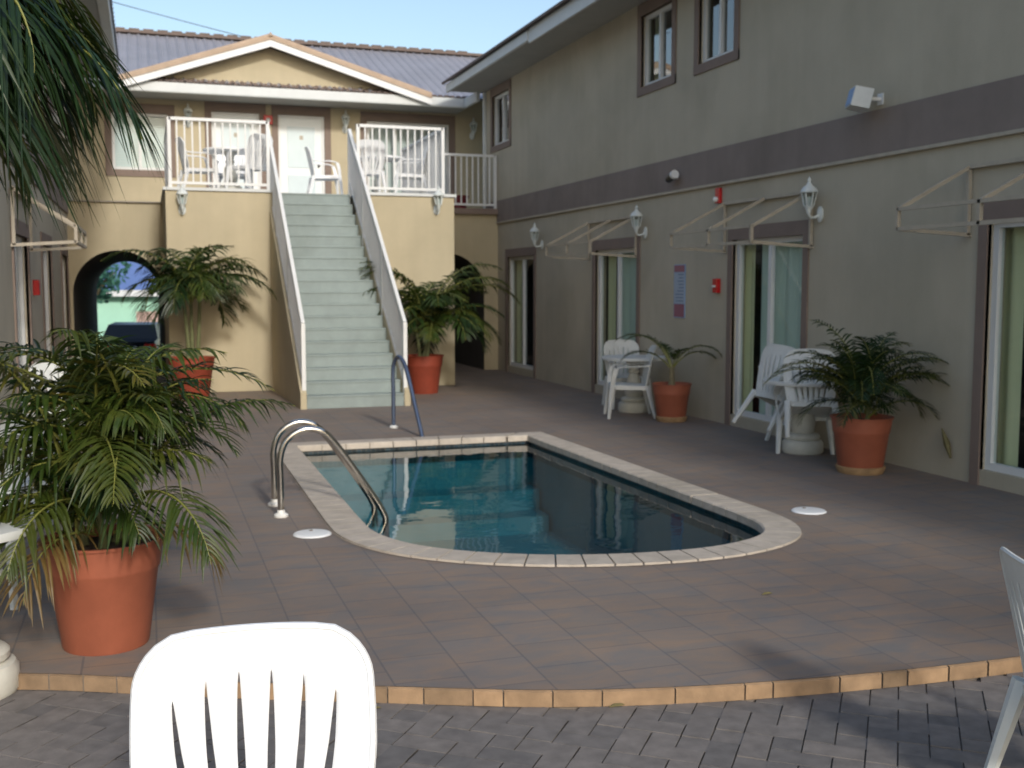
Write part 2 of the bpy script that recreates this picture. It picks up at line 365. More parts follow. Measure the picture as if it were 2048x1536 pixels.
# riser of the step in orange tiles
mb = MB(); mg = MB()
acc = 0; start = 0; random.seed(5); nxt = .35
for i in range(len(EC) - 1):
    a, b = EC[i], EC[i + 1]; L = (b - a).length; k = max(1, int(L / .04))
    for j in range(k):
        p = a.lerp(b, j / k); q = a.lerp(b, (j + 1) / k)
        mg.face([(p.x, p.y + .004, -.09), (q.x, q.y + .004, -.09), (q.x, q.y + .004, -.003), (p.x, p.y + .004, -.003)])
    # tiles
pos = []
for i in range(len(EC) - 1):
    a, b = EC[i], EC[i + 1]
    for j in range(20): pos.append(a.lerp(b, j / 20))
i = 0
while i < len(pos) - 2:
    w = random.choice([.12, .15, .2, .24, .3]); j = i; d = 0
    chunk = [pos[i]]
    while j < len(pos) - 1 and d < w: d += (pos[j + 1] - pos[j]).length; j += 1; chunk.append(pos[j])
    if len(chunk) > 2:
        ch = list(chunk); tl = (ch[1] - ch[0]); ch[0] = ch[0] + tl * min(.6, .005 / max(tl.length, 1e-4)); tl = (ch[-2] - ch[-1]); ch[-1] = ch[-1] + tl * min(.6, .005 / max(tl.length, 1e-4))
        ring = []
        for p in ch:
            ring.append([mb.bm.verts.new((p.x, p.y - .010, z)) for z in (-.070, -.008)] + [mb.bm.verts.new((p.x, p.y + .003, -.003))])
        for r0, r1 in zip(ring, ring[1:]):
            for q in range(2): mb.bm.faces.new((r0[q], r1[q], r1[q + 1], r0[q + 1]))
    i = j
mg.build('step_grout', 'grout', kind='structure')
o = mb.build('step_edge', 'riser', kind='structure'); tones(o)
# lower paving: herringbone bricks in front of the step, concrete base under it
mb = MB(); mb.box(-9, 7, -9, 5.6, -.4, -.084); mb.build('paving_base', 'grout', kind='structure')
mb = MB(); bw, bl, g = .112, .224, .006; ang = radians(-38)
def front(x, y):
    for i in range(len(EC) - 1):
        if EC[i].x <= x <= EC[i + 1].x:
            t = (x - EC[i].x) / max(1e-6, EC[i + 1].x - EC[i].x); return y < EC[i].y + (EC[i + 1].y - EC[i].y) * t + .06
    return False
random.seed(11)
for i in range(-40, 80):
    for j in range(-60, 60):
        # herringbone cell
        ox, oy = (i * bw + j * bw), (j * bw - i * bw) + 0
        for hor in (0, 1):
            if hor: x0, y0, w, h = ox + i * bw, oy, bl, bw
            else: x0, y0, w, h = ox + i * bw - bw, oy, bw, bl
            cx, cy = x0 + w / 2, y0 + h / 2
            X = cx * cos(ang) - cy * sin(ang) + 1; Y = cx * sin(ang) + cy * cos(ang) + 2.5
            if not (-2.6 < X < 6.4 and 1.6 < Y < 6.3) or not front(X, Y): continue
            m = Matrix.Translation((1, 2.5, 0)) @ Matrix.Rotation(ang, 4, 'Z')
            dz = random.uniform(-.0025, .0025)
            mb.box(x0 + g / 2, x0 + w - g / 2, y0 + g / 2, y0 + h - g / 2, -.10, -.072 + dz, m)
o = mb.build('brick_paving', 'paver', kind='structure'); tones(o)
print('bricks', len(o.data.polygons) / 6)
mb = MB(); mb.face([(-600, -300, -.95), (600, -300, -.95), (600, 900, -.95), (-600, 900, -.95)]); mb.build('ground', 'asphalt', kind='structure')

# pool: shell, coping, waterline tiles, steps, water
pool = thing('swimming_pool', 'small swimming pool with rounded near end and pale stone coping', 'pool', (0, 0, 0))
inn = pool_outline(.03); WL = -.072
mb = MB(); N = len(inn)
for i in range(N):
    a, b = inn[i], inn[(i + 1) % N]
    mb.face([(*a, -.92), (*b, -.92), (*b, -.23), (*a, -.23)])
mb.face([(*p, -.92) for p in inn])
mb.box(1.40, 3.92, 10.85, 11.19, -.92, -.52); mb.box(1.40, 3.92, 10.55, 10.852, -.92, -.74)
mb.build('basin', 'plaster', pool)
mb = MB()
for i in range(N):
    a = Vector(inn[i]); b = Vector(inn[(i + 1) % N]); L = (b - a).length; k = max(1, round(L / .05))
    for j in range(k):
        p = a.lerp(b, (j + .05) / k); q = a.lerp(b, (j + .95) / k)
        for r in range(3):
            z0 = -.235 + r * .062; mb.face([(*p, z0), (*q, z0), (*q, z0 + .058), (*p, z0 + .058)])
o = mb.build('waterline_tile', 'bluetile', pool); tones(o)
mb = MB(); wi = inn
for i in range(N):
    a, b = inn[i], inn[(i + 1) % N]; d = .004
    mb.face([(a[0], a[1], -.24), (b[0], b[1], -.24), (b[0], b[1], -.04), (a[0], a[1], -.04)])
ob = mb.build('tile_grout', 'grout', pool)
for v in ob.data.vertices:
    c = Vector(((PX0 + PX1) / 2, 8.6)); d = (Vector(v.co[:2]) - c).normalized() * .005; v.co.x += d.x; v.co.y += d.y
# coping stones
A = pool_outline(0.0, 28); B = pool_outline(.235, 28)
def dense(P, Q):
    seq = []
    n = len(P)
    for i in range(n):
        a, b = Vector(P[i]), Vector(P[(i + 1) % n]); c, d = Vector(Q[i]), Vector(Q[(i + 1) % n])
        k = 10
        for j in range(k): seq.append((a.lerp(b, j / k), c.lerp(d, j / k)))
    return seq
seq = dense(A, B)
mb = MB(); n = len(seq); start = 0; i = 0
while i < n:
    d = 0; j = i; ch = [seq[i]]
    while j < n and d < .165:
        nx = seq[(j + 1) % n]; d += (nx[1] - seq[j % n][1]).length * .6 + (nx[0] - seq[j % n][0]).length * .4; j += 1; ch.append(nx)
    # shrink the ends for a joint
    def ring(p, q):
        dirv = (q - p).normalized(); pi_ = p - dirv * .012
        return [mb.bm.verts.new((pi_.x, pi_.y, -.045)), mb.bm.verts.new((pi_.x, pi_.y, .008)), mb.bm.verts.new((p.x, p.y, .018)), mb.bm.verts.new((q.x, q.y, .016)), mb.bm.verts.new((q.x, q.y, -.045))]
    c0 = ch[0]; c1 = ch[1]; s0 = min(.45, .005 / max(1e-4, (c1[0] - c0[0]).length))
    pts = [(c0[0].lerp(c1[0], s0), c0[1].lerp(c1[1], s0))] + ch[1:-1] + [(ch[-1][0].lerp(ch[-2][0], s0), ch[-1][1].lerp(ch[-2][1], s0))]
    R = [ring(p, q) for p, q in pts]
    for r0, r1 in zip(R, R[1:]):
        for q in range(5): mb.bm.faces.new((r0[q], r1[q], r1[(q + 1) % 5], r0[(q + 1) % 5]))
    mb.bm.faces.new(R[0]); mb.bm.faces.new(R[-1][::-1])
    i = j
mb.build('coping', 'coping', pool)
mb = MB()
Bo = pool_outline(.255)
for i in range(len(A)):
    k = (i + 1) % len(A)
    mb.face([(*A[i], -.006), (*A[k], -.006), (*Bo[k], .0035), (*Bo[i], .0035)])
mb.build('coping_grout', 'grout', pool)
mb = MB(); mb.face([(*p, WL) for p in pool_outline(.028)]); mb.build('water', 'water', kind='structure')
# skimmer lids
def lid(x, y, label):
    mb = MB(); mb.lathe([(.001, .012), (.10, .012), (.118, .010), (.125, .004), (.127, .001)], 28, (0, 0, 0))
    o = mb.build('skimmer_lid', 'plastic', smooth=True, loc=(x, y, .002)); tag(o, label, 'pool lid', 'skimmer lids in the deck')
    m2 = MB(); m2.lathe([(.001, .0165), (.012, .0165), (.014, .013)], 10, (.0, .06, 0)); m2.build('finger_hole', 'grout', o)
lid(1.0, 7.2, 'round white lid in the deck beside the ladder feet'); lid(4.55, 6.8, 'round white lid in the deck right of the pool')

# pool ladder: two steel grab rails, feet on deck, treads below water
lad = thing('pool_ladder', 'shiny stainless steel ladder rails curving from deck into the pool', 'pool ladder', (.87, 8.05, 0))
def arc(points, n=10):
    P = smooth_curve([Vector(p) for p in points], n); return P
for dy in (-.21, .21):
    y = dy
    pts = arc([(0, y, .0), (0, y, .25), (.0, y, .42), (.05, y, .55), (.17, y, .62), (.30, y, .60), (.40, y, .50), (.52, y, .33), (.66, y, .12), (.74, y, -.02), (.76, y, -.14), (.76, y, -.7)], 5)
    MB().tube(pts, .024, 12).build('grab_rail', 'steel', lad, smooth=True)
    MB().lathe([(.05, 0), (.052, .014), (.045, .022), (.03, .028), (.026, .05)], 16, (0, y, 0)).build('foot_flange', 'chrome', lad, smooth=True)
for z in (-.25, -.5): MB().box(.70, .82, -.2, .2, z, z + .03).build('ladder_tread', 'plastic', lad, bevel=.005)
# entry handrail at the back steps
hr = thing('pool_handrail', 'dark blue entry handrail sloping from the deck into the far end of the pool', 'handrail', (2.68, 12.4, 0))
MB().tube(arc([(0, 0, 0), (0, 0, .4), (0, 0, .68), (.02, -.06, .80), (.04, -.18, .83), (.07, -.35, .72), (.10, -.62, .36), (.13, -.88, -.02), (.14, -.98, -.20), (.14, -1.0, -.6)], 5), .024, 10).build('rail_tube', 'bluerail', hr, smooth=True)
MB().lathe([(.05, 0), (.052, .014), (.03, .03)], 14).build('foot_flange', 'chrome', hr, smooth=True)

# ---------------------------------------------------------------- window / door builders
def curtain(mb, axis, c, u0, u1, z0, z1, amp=.03, n=60, sc=14.):
    for i in range(n):
        a = u0 + (u1 - u0) * i / n; b = u0 + (u1 - u0) * (i + 1) / n
        fa = c + amp * sin(a * sc * 2 + 1.3 * sin(a * 5)); fb = c + amp * sin(b * sc * 2 + 1.3 * sin(b * 5))
        if axis == 'x': mb.face([(fa, a, z0), (fb, b, z0), (fb, b, z1), (fa, a, z1)])
        else: mb.face([(a, fa, z0), (b, fb, z0), (b, fb, z1), (a, fa, z1)])
def opening_x(parent, name, sgn, c, y0, y1, z0, z1, fw=.055, mull=(.5,), sheer=None, mtype='white', rdepth=1.6, trim=.11, trimz=None, glass='glass'):
    """opening in a wall at x=c; sgn = direction into the building (+1: building towards +x)"""
    P = lambda d0, d1: (min(c + sgn * d0, c + sgn * d1), max(c + sgn * d0, c + sgn * d1))
    f = MB(); a, b = P(.05, .11)
    f.box(a, b, y0, y0 + fw, z0, z1); f.box(a, b, y1 - fw, y1, z0, z1); f.box(a, b, y0 + fw, y1 - fw, z0, z0 + fw); f.box(a, b, y0 + fw, y1 - fw, z1 - fw, z1)
    a2, b2 = P(.045, .10)
    for k in mull:
        ym = y0 + (y1 - y0) * k; f.box(a2, b2, ym - fw * .5, ym + fw * .5, z0 + fw, z1 - fw)
    fo = f.build(name, mtype, parent)
    gx = c + sgn * .085
    g = MB(); g.face([(gx, y0 + fw, z0 + fw), (gx, y1 - fw, z0 + fw), (gx, y1 - fw, z1 - fw), (gx, y0 + fw, z1 - fw)]); g.build('pane', glass, fo)
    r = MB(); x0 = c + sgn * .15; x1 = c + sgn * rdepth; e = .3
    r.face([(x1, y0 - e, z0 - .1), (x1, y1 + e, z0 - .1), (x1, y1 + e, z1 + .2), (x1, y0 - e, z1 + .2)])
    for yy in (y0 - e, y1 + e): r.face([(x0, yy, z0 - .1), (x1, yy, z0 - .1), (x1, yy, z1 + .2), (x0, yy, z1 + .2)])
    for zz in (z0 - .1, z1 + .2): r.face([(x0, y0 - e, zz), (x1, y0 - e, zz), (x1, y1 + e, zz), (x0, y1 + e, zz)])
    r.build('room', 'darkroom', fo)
    if sheer:
        for (k0, k1, mt) in sheer:
            cb = MB(); curtain(cb, 'x', c + sgn * .19, y0 + (y1 - y0) * k0, y0 + (y1 - y0) * k1, z0 + .02, z1 - .02, .022, 70); cb.build('curtain', mt, fo, smooth=True)
    if trim:
        tz = trimz if trimz is not None else z0 - trim
        t = MB(); a, b = P(-.018, .03)
        t.box(a, b, y0 - trim, y0, tz, z1); t.box(a, b, y1, y1 + trim, tz, z1)
        t.box(a - .002, b + .002, y0 - trim, y1 + trim, z1, z1 + trim * 1.5)
        if trimz is None: t.box(a - .002, b + .002, y0 - trim, y1 + trim, z0 - trim, z0)
        t.build('surround', 'trim', fo)
    return fo

# ---------------------------------------------------------------- right wing
XR = 6.5
rw = thing('hotel_wing', 'long shaded beige two storey wing with mauve band along the right of the pool', 'building', (XR, 7, 0))
Wm = lambda x, y, z: (x, y, z)
rw.location = (0, 0, 0)
doors = [(18.28, 19.78, .13, 2.17), (14.0, 15.5, .13, 2.17), (9.92, 11.37, .13, 2.17), (5.85, 7.28, .13, 2.17), (1.8, 3.2, .13, 2.17)]
wins = [(19.68, 20.72, 4.33, 5.28), (13.0, 13.93, 4.33, 5.28), (11.42, 12.28, 4.33, 5.28), (4.6, 5.5, 4.33, 5.28)]
mb = MB(); wall_open(mb, 'x', XR, .18, -12, 21.2, 0, 5.46, doors + wins); mb.build('wall', 'stucco_side', rw)
mb = MB(); mb.box(XR + .18, XR + 8, 21.0, 21.2, 0, 5.46); mb.box(XR + .18, XR + 8, -12, -11.8, 0, 5.46); mb.build('end_wall', 'stucco', rw)
mb = MB(); mb.box(XR - .022, XR + .01, -12, 21.19, 2.86, 3.27); mb.build('band', 'band', rw, bevel=.004)
mb = MB(); mb.box(XR - .04, XR - .001, -12, 21.19, 2.825, 2.858); mb.build('band_moulding', 'frame', rw, bevel=.004)
for i, d in enumerate(doors):
    sh = {0: [(0, .3, 'curtain'), (.75, 1, 'curtain_y')], 1: [(.12, .70, 'curtain'), (.76, .98, 'curtain_y')], 2: [(0, .80, 'curtain'), (.86, 1.02, 'curtain_y')], 3: [(0, .80, 'curtain'), (.86, 1.02, 'curtain_y')], 4: [(0, .7, 'curtain')]}[i]
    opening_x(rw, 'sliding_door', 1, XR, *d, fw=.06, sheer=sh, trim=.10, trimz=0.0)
for i, d in enumerate(wins):
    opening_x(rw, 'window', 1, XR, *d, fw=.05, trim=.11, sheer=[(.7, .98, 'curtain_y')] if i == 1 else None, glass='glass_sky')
# roof: soffit, fascia, gutter, sheet
mb = MB(); mb.box(5.80, XR, -12, 21.35, 5.46, 5.50); mb.build('soffit', 'soffit', rw)
mb = MB(); mb.box(5.74, 5.80, 16.5, 21.40, 5.44, 5.60); mb.build('gutter', 'whitesoft', rw, bevel=.012)
mb = MB(); mb.box(5.76, 5.80, -12, 16.5, 5.40, 5.62); mb.build('fascia', 'whitesoft', rw, bevel=.006)
def corrugated(mb, P0, U, Vv, nu, amp, nrm, n_per=4):
    """sheet from P0 spanned by U (across ribs) and Vv (along the slope) with raised ribs"""
    P0, U, Vv, nrm = map(Vector, (P0, U, Vv, nrm)); cols = []
    tot = nu * n_per
    for i in range(tot + 1):
        h = amp if i % n_per in (0,) else (amp * .25 if i % n_per == 2 else 0)
        base = P0 + U * (i / tot) + nrm * h; cols.append((mb.bm.verts.new(base), mb.bm.verts.new(base + Vv)))
    for a, b in zip(cols, cols[1:]): mb.bm.faces.new((a[0], b[0], b[1], a[1]))
mb = MB(); corrugated(mb, (5.70, 21.45, 5.62), (0, -33.5, 0), (4.4, 0, 1.75), 130, .03, (-.35, 0, .93)); corrugated(mb, (14.5, 21.45, 5.62), (0, -33.5, 0), (-4.4, 0, 1.75), 130, .03, (.35, 0, .93)); mb.build('roof', 'roof', rw)
mb = MB(); mb.bar((5.69, -12, 5.625), (5.69, 21.45, 5.625), .045, .035); mb.build('roof_edge', 'ridge', rw)
mb = MB(); mb.face([(6.5, 21.3, 5.5), (14.5, 21.3, 5.5), (10.1, 21.3, 7.3)]); mb.build('gable_wall', 'stucco', rw)
mb = MB(); mb.box(6.44, 6.50, 21.12, 21.2, 0, 5.44); mb.build('downpipe', 'whitesoft', rw, bevel=.01)

# ---------------------------------------------------------------- left wing
XL = -1.25
lw = thing('hotel_wing', 'shadowed beige wing behind the palm fronds along the left edge', 'building')
ldoors = [(13.35, 14.75, .13, 2.17), (16.55, 17.9, .13, 2.17), (10.2, 11.6, .13, 2.17)]
lwins = [(13.3, 14.4, 4.3, 5.2), (17.0, 18.0, 4.3, 5.2)]
ldoors = [(12.0, 13.4, .13, 2.17), (15.2, 16.6, .13, 2.17), (18.6, 19.9, .13, 2.13)]
mb = MB(); wall_open(mb, 'x', XL, -.18, 6.2, 22.9, 0, 5.46, ldoors + lwins); mb.build('wall', 'stucco_side', lw)
mb = MB(); mb.box(XL - 7, XL - .18, 6.2, 6.4, 0, 5.46); mb.build('end_wall', 'stucco', lw)
mb = MB(); mb.box(XL - .01, XL + .022, 6.2, 20.38, 2.86, 3.27); mb.build('band', 'band', lw)
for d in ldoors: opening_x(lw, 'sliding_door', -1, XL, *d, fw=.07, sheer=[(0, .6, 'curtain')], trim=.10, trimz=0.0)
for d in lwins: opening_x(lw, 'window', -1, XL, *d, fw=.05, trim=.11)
mb = MB(); mb.box(XL, -.52, 6, 21.6, 5.44, 5.48); mb.build('soffit', 'soffit', lw)
mb = MB(); mb.box(-.52, -.37, 6, 21.6, 5.42, 5.58); mb.build('gutter', 'whitesoft', lw, bevel=.012)
mb = MB(); corrugated(mb, (-.34, 6, 5.60), (0, 15.6, 0), (-4.4, 0, 1.75), 60, .03, (.35, 0, .93)); mb.build('roof', 'roof', lw)

# ---------------------------------------------------------------- back building
bb = thing('hotel_building', 'sunlit cream building with gabled metal roof behind the staircase', 'building')
YB = 20.4; YE = 30.0; FL = 3.1
arches = [(-.45, .75, 1.5), (5.46, .76, 1.5)]
mb = MB()
def arch_section(mb, x0, x1, y, z1, arcs, flip=1):
    xs = [x0]
    for c, r, s in arcs: xs += [c + r * cos(pi - pi * k / 20) for k in range(21)]
    xs.append(x1)
    for a, b in zip(xs, xs[1:]):
        if b - a < 1e-5: continue
        m = (a + b) / 2; za = zb = 0
        for c, r, s in arcs:
            if abs(m - c) < r: za = s + sqrt(max(0, r * r - (a - c) ** 2)); zb = s + sqrt(max(0, r * r - (b - c) ** 2))
        mb.face([(a, y, za), (b, y, zb), (b, y, z1), (a, y, z1)])
arch_section(mb, -1.25, 6.5, YB, FL - .02, arches); mb.build('ground_floor_wall', 'stucco', bb)
mb = MB(); arch_section(mb, -3, 8, YE, FL - .02, arches); mb.build('rear_wall', 'stucco', bb)
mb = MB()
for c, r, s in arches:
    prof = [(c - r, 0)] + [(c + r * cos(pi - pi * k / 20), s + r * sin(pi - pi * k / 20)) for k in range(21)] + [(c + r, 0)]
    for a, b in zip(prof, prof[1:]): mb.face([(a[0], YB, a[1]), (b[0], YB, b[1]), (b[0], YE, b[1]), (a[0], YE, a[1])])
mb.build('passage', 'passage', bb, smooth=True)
mb = MB(); mb.box(-1.24, 6.49, YB - .05, YE, FL - .02, FL); mb.build('walkway_slab', 'concrete', bb)
mb = MB(); mb.box(4.74, 6.48, YB - .09, YB - .052, FL - .10, FL + .01); mb.build('slab_edge', 'trim', bb)
# balcony block
BX0, BX1, YF = .31, 4.80, 17.4
mb = MB()
mb.box(BX0, 1.90, YF, YB - .002, 0, FL - .03); mb.box(3.24, BX1, YF, YB - .002, 0, FL - .03); mb.build('balcony_block', 'stucco', bb, bevel=.01)
mb = MB(); mb.box(BX0 - .03, 1.93, YF - .03, YB - .06, FL - .03, FL + .015); mb.box(3.22, BX1 + .03, YF - .03, YB - .06, FL - .03, FL + .015); mb.box(1.93, 3.22, 17.965, YB - .06, FL - .14, FL + .01); mb.build('balcony_slab', 'whitesoft', bb)
mb = MB(); mb.box(1.901, 3.239, 18.0, 18.1, 0, FL - .14); mb.build('recess_wall', 'stucco', bb)
# upper facade
YU = 23.0
uops = [(-.55, .50, 3.9, 5.0), (1.33, 2.27, FL, 5.10), (2.64, 3.58, FL, 5.10), (4.46, 6.24, FL, 5.06)]
mb = MB(); wall_open(mb, 'y', YU, .18, -6, 8.5, FL, 5.6, uops); mb.build('upper_wall', 'stucco', bb)
def surround_y(mb, o, w=.13, y=YU):
    mb.box(o[0] - w, o[0], y - .018, y + .03, o[2], o[3]); mb.box(o[1], o[1] + w, y - .018, y + .03, o[2], o[3]); mb.box(o[0] - w, o[1] + w, y - .02, y + .032, o[3], o[3] + w * 1.4)
    if o[2] > FL + .1: mb.box(o[0] - w, o[1] + w, y - .02, y + .032, o[2] - w, o[2])
for o_ in uops:
    mb = MB(); surround_y(mb, o_); mb.build('surround', 'trim', bb)
for o_ in uops[1:3]:
    x0, x1, z0, z1 = o_
    f = MB(); f.box(x0, x0 + .05, YU + .03, YU + .12, z0, z1); f.box(x1 - .05, x1, YU + .03, YU + .12, z0, z1); f.box(x0 + .05, x1 - .05, YU + .03, YU + .12, z1 - .05, z1)
    fo = f.build('door_frame', 'white', bb)
    d = MB(); d.box(x0 + .05, x1 - .05, YU + .06, YU + .10, z0 + .01, z1 - .05); do = d.build('door', 'door', bb)
    q = MB(); q.box(x0 + .19, x1 - .19, YU + .05, YU + .062, z0 + .95, z1 - .22); q.box(x0 + .19, x1 - .19, YU + .05, YU + .062, z0 + .18, z0 + .80); q.build('door_panel', 'doorpanel', do, bevel=.006)
    q = MB(); q.lathe([(.03, 0), (.03, .03), (.001, .05)], 10, mtx=Matrix.Translation((x1 - .12, YU + .06, z0 + 1.0)) @ Matrix.Rotation(pi / 2, 4, 'X')); q.build('door_knob', 'steel', do)
    q = MB(); q.box((x0 + x1) / 2 - .035, (x0 + x1) / 2 + .035, YU + .044, YU + .05, z0 + 1.52, z0 + 1.60); q.build('room_plate', 'frame', do)
x0, x1, z0, z1 = uops[3]
f = MB(); fw = .06
f.box(x0, x0 + fw, YU + .04, YU + .1, z0, z1); f.box(x1 - fw, x1, YU + .04, YU + .1, z0, z1); f.box(x0 + fw, x1 - fw, YU + .04, YU + .1, z1 - fw, z1); f.box(x0 + fw, x1 - fw, YU + .04, YU + .1, z0, z0 + fw)
for k in (.34, .67): xm = x0 + (x1 - x0) * k; f.box(xm - .035, xm + .035, YU + .035, YU + .09, z0 + fw, z1 - fw)
fo = f.build('sliding_door', 'white', bb)
g = MB(); g.face([(x0 + fw, YU + .07, z0 + fw), (x1 - fw, YU + .07, z0 + fw), (x1 - fw, YU + .07, z1 - fw), (x0 + fw, YU + .07, z1 - fw)]); g.build('pane', 'glass', fo)
g = MB(); curtain(g, 'y', YU + .25, x0, x1, z0, z1, .02, 120); g.build('curtain', 'whitesoft', fo, smooth=True)
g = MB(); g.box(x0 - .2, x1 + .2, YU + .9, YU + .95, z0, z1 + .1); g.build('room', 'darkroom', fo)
x0, x1, z0, z1 = uops[0]
f = MB(); f.box(x0, x0 + .05, YU + .04, YU + .1, z0, z1); f.box(x1 - .05, x1, YU + .04, YU + .1, z0, z1); f.box(x0 + .05, x1 - .05, YU + .04, YU + .1, z1 - .05, z1); f.box(x0 + .05, x1 - .05, YU + .04, YU + .1, z0, z0 + .05); f.box(-.06, -.01, YU + .035, YU + .09, z0 + .05, z1 - .05)
fo = f.build('window', 'white', bb)
g = MB(); g.face([(x0, YU + .08, z0), (x1, YU + .08, z0), (x1, YU + .08, z1), (x0, YU + .08, z1)]); g.build('pane', 'glass', fo)
g = MB()
for k in range(22): g.box(x0, x1, YU + .13, YU + .145, z0 + k * .05, z0 + k * .05 + .044)
g.build('blind', 'white', fo)
# roof
YG = 22.2; ZG = 5.33
mb = MB(); mb.box(-1.3, 6.4, YG, YU, ZG - .04, ZG); mb.build('soffit', 'soffit', bb)
mb = MB(); mb.box(-1.3, 6.40, YG - .08, YG, ZG - .05, ZG + .15); mb.box(6.32, 6.40, 21.22, YG - .08, ZG - .05, ZG + .15); mb.build('gutter', 'whitesoft', bb, bevel=.025)
mb = MB(); corrugated(mb, (-6, YG - .06, ZG + .16), (15, 0, 0), (0, 4.1, 1.72), 75, .035, (0, -.4, .92)); corrugated(mb, (-6, YE + .2, ZG + .16), (15, 0, 0), (0, -4.0, 1.72), 75, .035, (0, .4, .92)); mb.build('roof', 'roof', bb)
mb = MB()
for k in range(42): mb.box(-5 + k * .3, -5 + k * .3 + .22, 26.0, 26.24, ZG + 1.86, ZG + 1.935)
mb.bar((-6, 26.1, ZG + 1.87), (9, 26.1, ZG + 1.87), .22, .06); mb.build('ridge_cap', 'ridge', bb)
mb = MB()
pr_ = []
for k in range(60): x = -1.2 + k * .127; pr_ += [(x, .158), (x, .185), (x + .075, .185), (x + .075, .158)]
vs_ = [(mb.bm.verts.new((x, YG - .09, ZG + z)), mb.bm.verts.new((x, YG - .03, ZG + z)), mb.bm.verts.new((x, YG - .09, ZG + .151))) for x, z in pr_]
for a_, b_ in zip(vs_, vs_[1:]): mb.bm.faces.new((a_[0], b_[0], b_[1], a_[1])); mb.bm.faces.new((a_[2], b_[2], b_[0], a_[0]))
mb.build('tile_ends', 'ridge', bb)
# gable over the balcony
GX0, GX1, GA, GZ, GB = -.40, 5.62, 2.42, 6.43, 5.48
yf = YG - .18; gw = YG + .16
mb = MB(); mb.face([(GX0 + .5, gw, GB + .1), (GX1 - .5, gw, GB + .1), (GA, gw, GZ - .16)]); mb.build('gable_wall', 'stucco', bb)
mb = MB()
for (xa, xb) in ((GX0, GA), (GA, GX1)):
    za, zb = (GB, GZ) if xb == GA else (GZ, GB)
    # top sheet from the front edge back to the main roof, thick
    P = [V(xa, yf, za), V(xb, yf, zb), V(xb, 25.2, zb), V(xa, 25.2, za)]
    mb.face(P); mb.face([p - V(0, 0, .05) for p in P][::-1])
    mb.face([P[0], P[0] - V(0, 0, .05), P[1] - V(0, 0, .05), P[1]])
mb.build('gable_roof', 'rooftan', bb)
mb = MB()
for (xa, xb) in ((GX0, GA), (GA, GX1)):
    za, zb = (GB, GZ) if xb == GA else (GZ, GB)
    mb.face([(xa, yf - .012, za + .01), (xb, yf - .012, zb + .01), (xb, yf + .25, zb + .10), (xa, yf + .25, za + .10)])
    mb.face([(xa, yf - .012, za + .01), (xb, yf - .012, zb + .01), (xb, yf + .005, zb + .06), (xa, yf + .005, za + .05)])
    mb.face([(xa, yf - .012, za + .01), (xb, yf - .012, zb + .01), (xb, yf - .012, zb - .06), (xa, yf - .012, za - .06)])
mb.build('verge_tiles', 'rooftan', bb)
mb = MB()
for (xa, xb) in ((GX0, GA), (GA, GX1)):
    za, zb = (GB, GZ) if xb == GA else (GZ, GB)
    D = V(0, 0, -.13); q = V(0, .04, 0)
    a = V(xa, yf + .004, za - .06); b = V(xb, yf + .004, zb - .06)
    for f_ in ([a, b, b + D, a + D], [a + q, a + q + D, b + q + D, b + q], [a + D, b + D, b + D + q, a + D + q]): mb.face(f_)
mb.build('bargeboard', 'white', bb)
mb = MB(); mb.lathe([(.05, 0), (.035, .04), (.015, .07), (.001, .08)], 10, (GA, yf, GZ)); mb.build('finial', 'rooftan', bb)
mb = MB(); corrugated(mb, (GX0 + .3, YG - .05, ZG + .175), (GX1 - GX0 - .6, 0, 0), (0, .52, .20), 30, .03, (0, -.35, .93)); mb.build('skirt_roof', 'trim', bb)

# ---------------------------------------------------------------- staircase
st = thing('staircase', 'straight grey concrete flight of steps rising to the upper balcony', 'staircase', (0, 0, 0))
SY0, SY1, NS = 14.63, 17.96, 18
def sx(y, side):
    t = (y - 14.63) / 2.77
    return (1.99 - .06 * t) if side == 0 else (3.31 - .13 * t)
rise = FL / NS; run = (SY1 - SY0) / NS
mb = MB()
for k in range(NS):
    y = SY0 + k * run; z = (k + 1) * rise
    a, b = sx(y, 0), sx(y, 1)
    mb.box(a, b, y, SY1, z - rise, z)
    mb.box(a, b, y - .010, y + .02, z - .025, z + .002)
mb.build('treads', 'stair', st, bevel=.004)
for side in (0, 1):
    mb = MB(); x = sx(SY0, side) + (-.045 if side == 0 else .045); x2 = sx(SY1, side) + (-.045 if side == 0 else .045); w = .04
    lowy = SY0 - .02
    P = [(lowy, 0), (lowy, .22), (YF, .22 + (YF - SY0) * rise / run), (YF, 0)]
    A_ = [V(x + (x2 - x) * (y - SY0) / (SY1 - SY0) - w, y, z) for y, z in P]; B_ = [V(v.x + 2 * w, v.y, v.z) for v in A_]
    mb.face(A_); mb.face(B_[::-1])
    for i in range(4): mb.face([A_[i], A_[(i + 1) % 4], B_[(i + 1) % 4], B_[i]])
    mb.build('side_wall', 'stucco', st)
    # railing
    xr = lambda y: sx(y, side) + (-.03 if side == 0 else .03)
    rz = lambda y: .10 + (y - SY0) * rise / run
    rl = MB()
    y0_, y1_ = SY0 + .04, 17.9
    top = 1.0
    rl.bar((xr(y0_), y0_, rz(y0_) + top), (xr(y1_), y1_, min(rz(y1_) + top, 9)), .05, .045)
    rl.bar((xr(y0_), y0_, rz(y0_) + .16), (xr(y1_), y1_, rz(y1_) + .16), .035, .035)
    for yy in (y0_, y0_ + 1.15, y0_ + 2.3, y1_): rl.bar((xr(yy), yy, rz(yy) - .08), (xr(yy), yy, rz(yy) + top), .055, .055)
    ro = rl.build('handrail', 'white', st, bevel=.004)
    bl = MB(); n = 30
    for k in range(1, n):
        yy = y0_ + (y1_ - y0_) * k / n; bl.bar((xr(yy), yy, rz(yy) + .17), (xr(yy), yy, rz(yy) + top), .022, .03)
    bl.build('balusters', 'white', ro)

